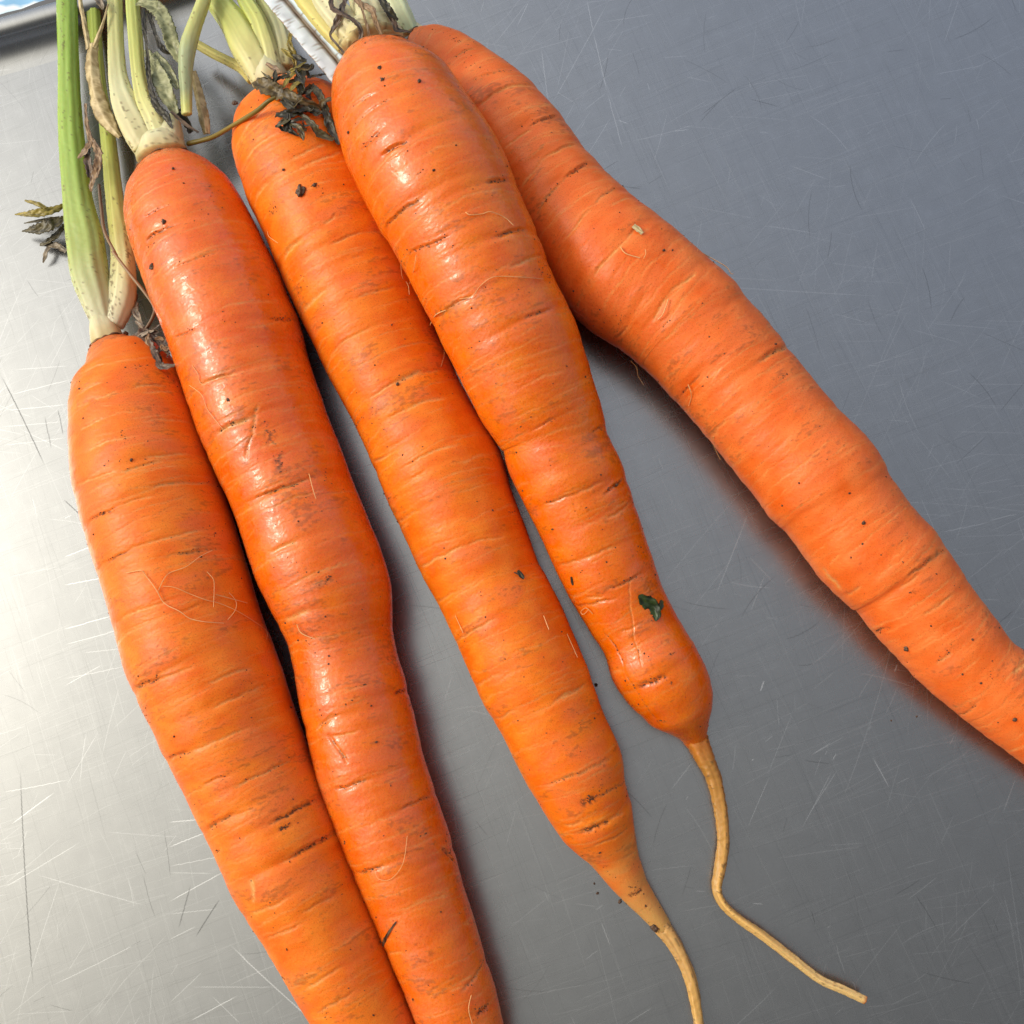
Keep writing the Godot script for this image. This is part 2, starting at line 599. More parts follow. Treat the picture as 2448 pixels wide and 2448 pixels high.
# a tube along knots [x, y, z, r]; stops colour it along its length
func tube(p: Array, step: float, cols: int, stops: Array, o := {}) -> ArrayMesh:
	var run := run_through(p, step)
	var c: PackedVector3Array = run.c
	var r: PackedFloat32Array = run.r
	var n := c.size()
	var ribs: int = o.get("ribs", 0)
	var rib_depth: float = o.get("rib_depth", 0.05)
	var flat: float = o.get("flat", 1.0)
	var rough: float = o.get("rough", 0.0)
	var streak: float = o.get("streak", 0.0)
	var shift: float = o.get("seed", 0.0) * 61.0
	var groove: float = o.get("groove", 0.0)
	var cap := 4
	var rows := n + 2 * cap
	var pos := PackedVector3Array()
	var col := PackedColorArray()
	var uv := PackedVector2Array()
	var dirt_c := lin(92, 72, 44)
	for i in rows:
		var ib := clampi(i - cap, 0, n - 1)
		var f := frame_at(c, ib)
		var centre := c[ib]
		var shrink := 1.0
		if i < cap:
			var v := float(cap - i) / cap
			shrink = cos(v * PI / 2) + 0.001
			centre -= f[0] * r[ib] * 0.25 * sin(v * PI / 2)
		elif i >= cap + n:
			var v := float(i - cap - n + 1) / cap
			shrink = cos(v * PI / 2) + 0.001
			centre += f[0] * r[ib] * 0.25 * sin(v * PI / 2)
		var t := float(ib) / (n - 1)
		var base := ramp(stops, t)
		for j in cols:
			var jj := 0 if j == cols - 1 else j
			var th := -PI + TAU * jj / (cols - 1)
			var rad := r[ib] * shrink
			var nn := patchy.get_noise_3d(cos(th) * 9.0 + shift, run.s[ib] * 0.35, sin(th) * 9.0)
			var ff := fine.get_noise_3d(cos(th) * r[ib] + shift, run.s[ib] * 0.7, sin(th) * r[ib])
			var wave := 0.0
			if ribs:
				wave = rib_depth * absf(cos(th * ribs * 0.5 + 0.6 + nn * 0.8)) - rib_depth * 0.5
			if groove > 0.0:
				wave -= groove * exp(-pow((th - o.get("groove_at", 0.2)) / 0.35, 2.0))
			rad *= 1.0 + wave + rough * nn + rough * 0.35 * ff
			pos.append((centre + f[2] * cos(th) * rad * flat + f[1] * sin(th) * rad) * 0.001)
			var q := base
			if streak > 0.0:
				var line := patchy.get_noise_3d(cos(th) * 26.0 + shift, run.s[ib] * 0.12, sin(th) * 26.0)
				q = q * clampf(1.0 + streak * (line * 0.9 + nn * 0.5 + wave * 5.0), 0.4, 1.7)
				if ff + nn * 0.9 > 0.78 - o.get("soil", 0.0) - o.get("soil_end", 0.0) * smoothstep(0.7, 1.0, t) and o.get("spots", true):
					q = q.lerp(dirt_c, 0.7)
			q.a = 1.0
			col.append(q)
			uv.append(Vector2(th / TAU * 2.0, run.s[ib] / 20.0))
	return grid_mesh(pos, col, uv, rows, cols)

# a thin leaf blade along knots [x, y, z, half width], a lens in section, folded and crinkled
func blade(p: Array, tones: Array, sd: float, fold := 0.35, thick := 0.22, crinkle := 0.35) -> ArrayMesh:
	var run := run_through(p, 0.4)
	var c: PackedVector3Array = run.c
	var r: PackedFloat32Array = run.r
	var n := c.size()
	var across := 11
	var cols := across * 2 - 1
	var pos := PackedVector3Array()
	var col := PackedColorArray()
	var uv := PackedVector2Array()
	for i in n:
		var f := frame_at(c, i)
		var roll := 0.5 * lumpy.get_noise_2d(run.s[i] * 2.5 + sd * 40.0, sd * 11.0)
		var side: Vector3 = (f[1] as Vector3).rotated(f[0], roll)
		var up: Vector3 = (f[2] as Vector3).rotated(f[0], roll)
		for j in cols:
			var upper := j < across
			var k := j if upper else 2 * (across - 1) - j
			var v := -1.0 + 2.0 * k / (across - 1)
			if j == cols - 1:
				v = -1.0
			var ragged := 1.0 + crinkle * fine.get_noise_2d(run.s[i] * 1.1 + (50.0 if v > 0 else 0.0), sd * 17.0)
			var lift := r[i] * (fold * absf(v) - fold * 0.5) + crinkle * minf(r[i], 1.6) * rings.get_noise_3d(run.s[i] * 3.0, v * 6.0, sd * 29.0)
			var th := thick * (1.0 - absf(v)) * (1.0 if upper else -1.0) * clampf(r[i], 0.2, 1.0)
			pos.append((c[i] + side * v * r[i] * ragged + up * (lift + th)) * 0.001)
			var nn := patchy.get_noise_3d(run.s[i] * 3.0, v * 9.0, sd * 23.0)
			var q := (tones[0] as Color).lerp(tones[1], clampf(0.5 + nn * 1.5 + fine.get_noise_2d(run.s[i] * 2.0, v * 5.0 + sd) * 0.5, 0, 1))
			if absf(v) < 0.12:
				q = q.lerp(tones[1], 0.5)
			q.a = 1.0
			col.append(q)
			uv.append(Vector2(v, run.s[i] / 10.0))
	return grid_mesh(pos, col, uv, n, cols)

func tones_of(look: String) -> Array:
	match look:
		"olive": return [lin(96, 84, 28), lin(160, 142, 66)]
		"olive_brown": return [lin(54, 43, 22), lin(104, 85, 46)]
		"grey_olive": return [lin(46, 41, 23), lin(92, 82, 50)]
		"grey_brown": return [lin(78, 68, 56), lin(150, 134, 112)]
		"brown": return [lin(92, 68, 46), lin(158, 128, 94)]
		"dark_brown": return [lin(40, 30, 24), lin(98, 76, 58)]
		"beige": return [lin(150, 128, 84), lin(204, 184, 138)]
		"grey_green": return [lin(92, 94, 58), lin(158, 158, 116)]
		"dark_olive": return [lin(26, 23, 13), lin(58, 50, 28)]
		"leaf_dark": return [lin(22, 34, 16), lin(58, 74, 34)]
	return [lin(120, 100, 70), lin(150, 130, 90)]

func stalk_stops(look: String) -> Array:
	match look:
		"green": return [[0.0, lin(140, 172, 68)], [0.55, lin(148, 176, 76)], [0.8, lin(160, 174, 96)], [0.93, lin(184, 184, 138)], [1.0, lin(198, 192, 158)]]
		"yellow_green": return [[0.0, lin(142, 160, 62)], [0.5, lin(178, 186, 88)], [0.75, lin(204, 196, 116)], [0.92, lin(214, 206, 160)], [1.0, lin(216, 208, 176)]]
		"cream_green": return [[0.0, lin(172, 172, 100)], [0.4, lin(188, 186, 124)], [0.7, lin(206, 202, 158)], [1.0, lin(206, 194, 142)]]
		"pale_green": return [[0.0, lin(168, 182, 92)], [0.5, lin(190, 192, 108)], [0.8, lin(206, 200, 130)], [1.0, lin(216, 206, 154)]]
		"pale_cream_green": return [[0.0, lin(196, 200, 150)], [0.6, lin(208, 212, 170)], [1.0, lin(186, 204, 164)]]
		"cream": return [[0.0, lin(194, 188, 142)], [0.6, lin(208, 200, 160)], [1.0, lin(200, 182, 128)]]
		"straw": return [[0.0, lin(196, 184, 100)], [0.6, lin(206, 192, 112)], [1.0, lin(200, 180, 106)]]
		"grey_green": return [[0.0, lin(178, 182, 108)], [0.45, lin(180, 182, 116)], [0.6, lin(158, 168, 128)], [0.85, lin(150, 158, 116)], [0.95, lin(190, 190, 110)], [1.0, lin(206, 200, 124)]]
	return [[0.0, Color.WHITE], [1.0, Color.WHITE]]

func carrots() -> void:
	var data := [carrot_data_1(), carrot_data_2(), carrot_data_3(), carrot_data_4(), carrot_data_5()]
	var red := lin(222, 84, 14)
	var style := [
		{"seed": 1, "stain": 0.9, "deep": lin(232, 103, 14), "light": lin(240, 131, 38), "film": 0.40, "tan_from": 400.0, "tan_over": 10.0, "look": "carrot_dry"},
		{"seed": 2, "stain": 1.5, "deep": lin(224, 93, 12), "light": lin(234, 117, 28), "film": 0.34, "tan_from": 400.0, "tan_over": 10.0, "look": "carrot_wet"},
		{"seed": 3, "stain": 1.1, "deep": lin(230, 101, 12), "light": lin(239, 129, 32), "film": 0.30, "tan_from": 212.0, "tan_over": 30.0, "look": "carrot_dry"},
		{"seed": 4, "stain": 1.0, "deep": lin(224, 95, 8), "light": lin(232, 118, 18), "film": 0.24, "tan_from": 194.0, "tan_over": 8.0, "look": "carrot_wet"},
		{"seed": 5, "ridge": 1.9, "stain": 1.0, "deep": lin(228, 98, 24), "light": lin(238, 124, 56), "film": 0.46, "tan_from": 400.0, "tan_over": 10.0, "look": "carrot_dry"},
	]
	var labels := [
		"carrot at the far left with two thick green stalks and the lowest crown",
		"glossy reddish carrot with a waist halfway down, second from the left",
		"carrot under the dark wilted leaf, its tapered tip ending in a pale root",
		"glossy carrot lying on top of its neighbours, bulb end with a long thin curling root",
		"long carrot slanting out of the picture at the right edge",
	]
	var stalks := stalk_data()
	var leaves := leaf_data()
	var twigs := twig_data()
	for k in 5:
		var d: Dictionary = data[k]
		var p: Array = d.path
		var at := Vector3(p[0], 0.0, p[2]) * 0.001
		var o := thing("carrot", at)
		tag(o, labels[k], "carrot", "carrots fanned out on the steel bench")
		var b := carrot_body(d, style[k])
		put("body", b.mesh, looks[style[k].look], o, at)
		if d.has("tail"):
			var tan_a := lin(176, 122, 54) if k == 3 else lin(186, 142, 82)
			var tan_b := lin(210, 172, 112)
			var stops := [[0.0, lin(206, 112, 32) if k == 3 else lin(196, 146, 84)], [0.12, tan_a], [0.5, lin(194, 148, 80)], [0.9, tan_b], [0.985, tan_b], [1.0, lin(176, 104, 54)]]
			put("tap_root", tube(d.tail, 0.3, 25, stops, {"rough": 0.3, "streak": 0.55, "seed": k, "soil": 0.22}), looks["stalk"], o, at)
		for h in d.hairs:
			var q := []
			var hp: Array = h.p
			for i in hp.size() / 3:
				q.append_array([hp[i * 3], hp[i * 3 + 1], hp[i * 3 + 2], h.r * 0.8 * (1.0 - 0.5 * i / (hp.size() / 3.0))])
			put("root_hair", tube(q, 0.4, 6, [[0.0, lin(224, 160, 96)], [1.0, lin(232, 186, 130)]], {"rough": 0.3}), looks["hair"], o, at)
		var sd := 0
		for st in stalks:
			if st.of != k + 1:
				continue
			sd += 1
			var base: bool = st.name == "stalk_base"
			put(st.name, tube(st.p, 0.45, 49, stalk_stops(st.look), {"ribs": st.ribs * 2, "rib_depth": 0.05 if base else 0.075, "flat": st.flat, "rough": 0.07, "streak": 0.26, "soil_end": 0.3, "seed": k * 7 + sd, "groove": 0.0 if base else 0.12, "groove_at": 0.25 - 0.35 * (sd % 3)}), looks["stalk"], o, at)
		var lf := 0
		for l in leaves:
			var name_of: String = l.set
			if name_of.begins_with("c%d_" % (k + 1)):
				lf += 1
				put(name_of.substr(3), blade(l.p, tones_of(l.look), k * 13.0 + lf, -0.5 if l.look == "beige" else 0.35, 0.22, 0.1 if l.look == "beige" else (0.22 if l.look == "grey_green" else 0.35)), looks["leaf"], o, at)
		for t in twigs:
			var name_of: String = t.set
			if name_of.begins_with("c%d_" % (k + 1)):
				var tn := tones_of(t.look)
				put(name_of.substr(3), tube(t.p, 0.4, 13, [[0.0, tn[0]], [0.5, tn[1]], [1.0, tn[0]]], {"rough": 0.2, "streak": 0.3, "spots": false}), looks["leaf"], o, at)
		if k == 0:
			var rg := RandomNumberGenerator.new()
			rg.seed = 33
			for q in 14:
				var c := Vector3(-120.6, 18.6, -100.2).lerp(Vector3(-114.0, 21.5, -94.0), rg.randf())
				var to := rg.randf_range(-0.6, 2.0)
				var knots := []
				var wide := rg.randf_range(0.3, 0.8)
				for i in 5:
					knots.append_array([c.x, c.y + 0.3 + 0.2 * (q % 3), c.z, wide * [0.5, 0.9, 1.0, 0.7, 0.15][i]])
					to += rg.randfn(0, 0.5)
					c += Vector3(cos(to), rg.randf_range(-0.2, 0.35), sin(to)) * rg.randf_range(0.6, 1.3)
				put("dried_tuft", blade(knots, tones_of(["dark_brown", "dark_brown", "brown"][q % 3]), 300.0 + q, 0.6, 0.2, 0.45), looks["leaf"], o, at)
		# crown: a thin ragged collar of soil and old scale where the leaf stalks leave the root
		var ring := []
		var f: Vector3 = (Vector3(p[4], p[5], p[6]) - Vector3(p[0], p[1], p[2])).normalized()
		var side := Vector3.UP.cross(f).normalized()
		var up := f.cross(side)
		for i in 25:
			var th := -2.2 + 4.4 * i / 24.0
			var rr: float = p[3] * (0.985 + 0.05 * fine.get_noise_2d(i * 2.0, k * 9.0))
			var v := Vector3(p[0], p[1], p[2]) + (up * cos(th) + side * sin(th)) * rr - f * (0.25 + 0.5 * rings.get_noise_2d(i * 3.0, k * 5.0))
			ring.append_array([v.x, v.y, v.z, 0.08 + 0.75 * maxf(0.0, fine.get_noise_2d(i * 1.3, k * 3.0 + 40.0))])
		put("crown_collar", tube(ring, 0.4, 9, [[0.0, lin(90, 62, 40)], [0.4, lin(134, 98, 58)], [0.7, lin(74, 52, 36)], [1.0, lin(110, 84, 54)]], {"rough": 0.8}), looks["hair"], o, at)
		soil_specks(b, o, at, k)

func soil_specks(b: Dictionary, o: Node3D, at: Vector3, k: int) -> void:
	var rg := RandomNumberGenerator.new()
	rg.seed = 500 + k
	var pos: PackedVector3Array = b.pos
	var cols: int = b.cols
	var rows: int = b.rows
	var spots := PackedVector3Array()
	var sizes := PackedFloat32Array()
	for q in 150:
		spots.append(pos[rg.randi_range(20, rows - 20) * cols + rg.randi_range(28, cols - 29)])
		sizes.append(rg.randf_range(0.08, 0.2) if rg.randf() < 0.85 else rg.randf_range(0.2, 0.34))
	for m in b.marks:
		if m[7] < 0.3:
			continue
		for q in int(16 * m[7]):
			var u := rg.randf_range(0.1, 0.9)
			var s: float = lerpf(m[0], m[2], u) + rg.randfn(0, 0.28 * m[4])
			var th: float = lerpf(m[1], m[3], u) + rg.randfn(0, 0.012 * m[4])
			var i := clampi(int(s / b.step) + int(b.cap), 0, rows - 1)
			var ang: PackedFloat32Array = b.ang
			var j := clampi(ang.bsearch(th), 0, cols - 1)
			spots.append(pos[i * cols + j])
			sizes.append(rg.randf_range(0.07, 0.22))
	for q in 7:
		var ci := rg.randi_range(30, rows - 40)
		var cj := rg.randi_range(45, cols - 46)
		for w in rg.randi_range(5, 14):
			spots.append(pos[clampi(ci + int(rg.randfn(0, 7)), 5, rows - 5) * cols + clampi(cj + int(rg.randfn(0, 4)), 5, cols - 5)])
			sizes.append(rg.randf_range(0.06, 0.17))
	var mm := MultiMesh.new()
	mm.transform_format = MultiMesh.TRANSFORM_3D
	var ball := SphereMesh.new()
	ball.radius = 1.0
	ball.height = 2.0
	ball.radial_segments = 7
	ball.rings = 4
	ball.material = looks["soil"]
	mm.mesh = ball
	mm.instance_count = spots.size()
	for i in spots.size():
		var bs := Basis(Vector3(rg.randf_range(-1, 1), rg.randf_range(-1, 1), rg.randf_range(0.1, 1)).normalized(), rg.randf() * TAU)
		bs = bs * Basis.from_scale(Vector3(rg.randf_range(0.7, 1.7), rg.randf_range(0.5, 1.0), rg.randf_range(0.6, 1.1)) * sizes[i] * 0.001)
		mm.set_instance_transform(i, Transform3D(bs, spots[i]))
	var mi := MultiMeshInstance3D.new()
	mi.name = "soil_specks"
	mi.multimesh = mm
	mi.position = -at
	mi.set_meta("kind", "stuff")
	o.add_child(mi, true)

# ---------------------------------------------------------------- the pale strip between the middle carrots
func strip() -> void:
	var q := strip_data()
	var knots := []
	for i in q.size() / 3:
		knots.append_array([q[i * 3], q[i * 3 + 1], q[i * 3 + 2], 1.0])
	var run := run_through(knots, 0.5)
	var c: PackedVector3Array = run.c
	# section across: a broad pale face, a stained groove, then a narrow second face; underside below
	var sec := [[-3.1, -0.3], [-3.15, 0.35], [-2.9, 0.55], [-1.6, 0.75], [0.2, 0.6], [1.2, 0.1], [1.55, -0.35], [1.9, 0.15], [2.6, 0.8], [3.4, 1.0], [3.6, 0.7], [3.4, 0.2], [2.2, -0.5], [1.4, -1.1], [-1.0, -0.6], [-3.1, -0.3]]
	var pos := PackedVector3Array()
	var col := PackedColorArray()
	var uv := PackedVector2Array()
	var cols := sec.size()
	for i in c.size():
		var f := frame_at(c, i)
		for j in cols:
			var w: Vector2 = Vector2(sec[j][0], sec[j][1])
			var n := patchy.get_noise_2d(run.s[i] * 1.2, w.x * 4.0)
			w *= 1.0 + 0.06 * rings.get_noise_2d(run.s[i], w.x)
			pos.append((c[i] + f[1] * w.x + f[2] * w.y) * 0.001)
			var white := lin(214, 218, 224)
			var t := white.lerp(lin(176, 180, 186), clampf(0.4 + n * 1.2, 0, 1))
			if j in [5, 6, 7]:
				t = lin(128, 112, 92).lerp(lin(84, 66, 48), clampf(0.5 + n * 1.4, 0, 1))
			elif j in [8, 9]:
				t = lin(196, 212, 222)
			elif j in [0, 1]:
				t = lin(170, 140, 104) if fine.get_noise_2d(run.s[i] * 1.4, 3.0) > 0.05 else white
			elif j > 10:
				t = lin(132, 126, 112)
			if fine.get_noise_2d(run.s[i] * 1.3, w.x * 3.0) > 0.42:
				t = t.lerp(lin(110, 90, 66), 0.7)
			col.append(t)
			uv.append(Vector2(w.x, run.s[i] / 10.0))
	var o := put("leaf_stalk", grid_mesh(pos, col, uv, c.size(), cols), looks["stalk"], self)
	tag(o, "flat whitish leaf stalk with a brown groove wedged between the two middle carrots", "leaf stalk")

# ---------------------------------------------------------------- loose things
func lump(radius: float, sd: float) -> ArrayMesh:
	var rows := 13
	var cols := 19
	var pos := PackedVector3Array()
	var col := PackedColorArray()
	var uv := PackedVector2Array()
	for i in rows:
		var v := PI * i / (rows - 1)
		for j in cols:
			var u := -PI + TAU * (j % (cols - 1)) / (cols - 1)
			var dir := Vector3(sin(v) * sin(u), cos(v), sin(v) * cos(u))
			var n := 1.0 + 0.8 * patchy.get_noise_3dv(dir * 9.0 + Vector3(sd * 31.0, 0, 0)) + 0.5 * fine.get_noise_3dv(dir * 2.0 + Vector3(0, sd * 9.0, 0))
			pos.append(dir * radius * n * Vector3(1.0, 0.7, 0.85))
			col.append(lin(104, 74, 52).lerp(lin(58, 40, 28), clampf(0.5 + n - 1.0, 0, 1)))
			uv.append(Vector2(u, v))
	return grid_mesh(pos, col, uv, rows, cols)

func blade_thing(called: String, set_name: String, part: String, label: String, category: String, sd: float, fold := 0.35) -> Node3D:
	var mine := []
	for l in leaf_data():
		if l.set == set_name:
			mine.append(l)
	var first: Array = mine[0].p
	var at := Vector3(first[0], first[1], first[2]) * 0.001
	var o := thing(called, at)
	tag(o, label, category)
	for i in mine.size():
		put(part, blade(mine[i].p, tones_of(mine[i].look), sd + i, fold), looks["leaf"], o, at)
	return o

func loose_bits() -> void:
	for st in stalk_data():
		if st.of == 0:
			var at := Vector3(st.p[0], 0, st.p[2]) * 0.001
			var o := thing("cut_stalk", at)
			tag(o, "grey green leaf stalk with a blunt cut end hanging over the gap between stalk bunches", "leaf stalk")
			put("stalk", tube(st.p, 0.45, 33, stalk_stops(st.look), {"ribs": 6, "rib_depth": 0.06, "flat": st.flat, "rough": 0.1, "streak": 0.25, "seed": 90}), looks["stalk"], o, at)
	blade_thing("withered_leaf", "withered_sprig", "leaflet", "small withered olive leaf sticking out at the left from under the thick green stalk", "leaf", 70.0)
	var wl := blade_thing("wilted_leaf", "wilted_leaf", "leaflet", "dark crumpled wilted leaf with a thin stalk lying across the third carrot's shoulder", "leaf", 90.0, 0.5)
	var rg := RandomNumberGenerator.new()
	rg.seed = 77
	var knots := []
	for l in leaf_data():
		if l.set == "wilted_leaf":
			for i in l.p.size() / 4:
				knots.append(Vector3(l.p[i * 4], l.p[i * 4 + 1], l.p[i * 4 + 2]))
	for q in 26:
		var at: Vector3 = knots[rg.randi_range(4, knots.size() - 1)]
		var to := rg.randf() * TAU
		var run := []
		var wide := rg.randf_range(0.25, 0.85)
		for i in 5:
			run.append_array([at.x, at.y + 0.3, at.z, wide * [0.5, 0.9, 1.0, 0.7, 0.15][i]])
			to += rg.randfn(0, 0.55)
			at += Vector3(cos(to), rg.randf_range(-0.35, 0.25), sin(to)) * rg.randf_range(0.7, 1.5)
		put("leaflet", blade(run, tones_of(["dark_olive", "dark_olive", "olive_brown", "grey_olive"][q % 4]), 200.0 + q, 0.6, 0.2, 0.45), looks["leaf"], wl, wl.position)
	for t in twig_data():
		if t.set == "wilted_stem":
			var tn := tones_of("olive")
			put("stem", tube(t.p, 0.4, 13, [[0.0, tn[0]], [0.6, lin(138, 118, 56)], [1.0, tn[0]]], {"rough": 0.12, "streak": 0.25, "spots": false}), looks["leaf"], wl, wl.position)
	blade_thing("leaf_scrap", "leaf_scrap", "leaf_piece", "dark green torn leaf scrap stuck near the bulb end of the topmost carrot", "leaf scrap", 120.0)
	blade_thing("husk", "seed", "husk_piece", "tiny dark husk lying on the lower half of the third carrot", "husk", 131.0)
	blade_thing("dark_chip", "dark_chip", "chip", "short thin dark chip on the topmost carrot left of the leaf scrap", "plant chip", 137.0)
	blade_thing("plant_stem", "dark_stem", "stem", "short curved dark stem caught between the two left carrots near the bottom", "plant stem", 139.0)
	blade_thing("root_stub", "root_stub", "stub", "small tan stub of plant on the upper half of the right carrot", "plant stub", 143.0)
	var names := ["left carrot", "second carrot from the left", "third carrot", "topmost carrot", "right carrot"]
	var n := 0
	for c in crumb_data():
		n += 1
		var p: Array = c.p
		var o := put(c.name, lump(p[3] * 0.00085, n), looks["hair"], self)
		o.position = Vector3(p[0], p[1], p[2]) * 0.001
		o.rotation.y = n * 1.7
		if c.on == 0 or c.on > 10:
			tag(o, "tiny soil crumb on bare steel " + c.where, "soil crumb", "soil crumbs on the steel")
		elif c.name == "soil_clump":
			tag(o, ("larger" if p[3] > 1.4 else "smaller") + " dark soil clump on the third carrot below the wilted leaf", "soil clump")
		else:
			tag(o, "tiny soil crumb on the " + names[int(c.on) - 1] + ", " + c.where, "soil crumb", "soil crumbs on the " + names[int(c.on) - 1])

func carrot_data_1() -> Dictionary:
	var marks := []
	marks.append([12.15,-0.52,13.58,0.15,1,1,0.4,0])
	marks.append([19.63,-0.58,19.57,-0.06,1,1,0.6,0])
	marks.append([23.67,-0.21,23.02,0.16,1,1,0.8,0])
	marks.append([22.8,0.41,21.55,0.93,1,1,0.9,0])
	marks.append([24.37,0.55,23.31,1.03,1,1,0.9,0])
	marks.append([22.95,-0.55,23.75,-0.31,1,1,0.5,0])
	marks.append([29.26,-0.5,29.35,-0.08,1,1,0.7,0])
	marks.append([32.06,0.48,31.35,1.24,1,1,0.7,0])
	marks.append([34.88,-0.46,35.52,0.32,1,1,0.8,0])
	marks.append([41.04,0.39,41.49,1,1,1,0.9,0])
	marks.append([40.57,-0.82,43.06,-0.02,1,1,0.7,0])
	marks.append([43.06,-0.02,43.15,0.58,1,1,0.9,0.3])
	marks.append([48.98,0.37,49.74,1.35,1,1,0.8,0.3])
	marks.append([50.44,-0.78,50.34,-0.17,1,1.4,0.3,0.8])
	marks.append([50.46,-0.13,51.25,0.35,1,1,0.7,0])
	marks.append([61.46,-0.69,61.94,-0.17,1,1,0.3,0.6])
	marks.append([61.79,-0.17,61.97,0.88,1,1,0.8,0.1])
	marks.append([66.51,0.26,67.33,1.09,1,1,0.5,0.5])
	marks.append([76.33,-0.66,76.8,0.2,1.2,1,0.8,0])
	marks.append([80.18,0.21,79.51,0.53,1,1,0.3,0])
	marks.append([90.96,-0.93,92.49,-0.31,1.5,2,0.3,0.9])
	marks.append([92.61,-0.33,93.65,0.15,1,1,0.5,0])
	marks.append([98.4,0.23,98.56,0.89,1,1,0.8,0.1])
	marks.append([103.64,0.18,103.12,0.73,1,1,0.7,0])
	marks.append([103.01,0.71,103.28,1.02,1,1,0.6,0.2])
	marks.append([109.6,-0.98,110.82,-0.35,1.3,1.5,0.3,0.6])
	marks.append([110.82,-0.35,111.35,0.54,1,1,0.7,0.1])
	marks.append([122.8,0.03,122.78,1.02,1,1,0.8,0.4])
	marks.append([119.03,-0.44,119.65,0.04,1,1,0.2,0.3])
	marks.append([128.57,-0.84,128.26,-0.14,1.4,1.6,0.6,0.6])
	marks.append([128.64,-0.15,129.32,0.15,1,1,0.4,0])
	marks.append([134.46,0.25,133.83,1.16,1.2,2,0.5,1])
	marks.append([136.36,0.34,136.52,0.56,1,1,0.1,1])
	marks.append([143.27,0.36,142.6,1.18,1.3,3,0.6,1])
	marks.append([143.27,0.14,143.48,0.39,1,1,0.4,0])
	marks.append([149.9,-0.8,150.77,0.05,1,1,0.6,0])
	marks.append([155.3,0.13,155.42,0.75,1,1,0.4,0])
	marks.append([156.9,-0.75,157.52,0.08,1,1,0.6,0])
	marks.append([170.86,-0.47,169.97,0.34,1,1,0.6,0])
	marks.append([176.85,-0.54,176.52,0.34,1,1,0.5,0.2])
	marks.append([143.45,-0.35,147.89,-0.51,2,1,1,0.1])
	var hairs := []
	hairs.append({"r": 0.16, "p": [-114.95,34.51,-33.62,-110.92,35.8,-34.04,-109.74,35.39,-32.84,-106.8,35.86,-29.34,-104.92,35.37,-26.28,-101.02,35.36,-24.25,-98.78,34.37,-22.63,-95.27,33.45,-21.91,-91.85,30.46,-21.81]})
	hairs.append({"r": 0.13, "p": [-106.5,35.39,-29.08,-105.4,35.69,-31.51,-104.23,34.86,-33.47,-100.55,33.86,-35.12,-98.15,31.14,-37.97,-96.04,29.09,-39.67]})
	hairs.append({"r": 0.11, "p": [-105.5,35.27,-30.32,-102.62,35.27,-29.98,-99.29,33.78,-28.56,-95.8,32.68,-27.24,-93.39,30.35,-26.67,-89.8,27.38,-25.03,-86.53,20.9,-22.37,-85.37,16.86,-20.72,-84.65,19.03,-18.63]})
	hairs.append({"r": 0.12, "p": [-96.48,30.8,-34.2,-94.87,30.53,-32.32,-94.61,30.49,-29.8,-94.1,31.85,-25.6]})
	hairs.append({"r": 0.12, "p": [-91.23,29.57,-22.66,-90.06,27.62,-25.33,-90.54,26.45,-27.66,-91.72,28.02,-29.41]})
	hairs.append({"r": 0.14, "p": [-94.12,30.38,-28.71,-90.41,26.87,-27.77,-88.77,22.78,-27.36]})
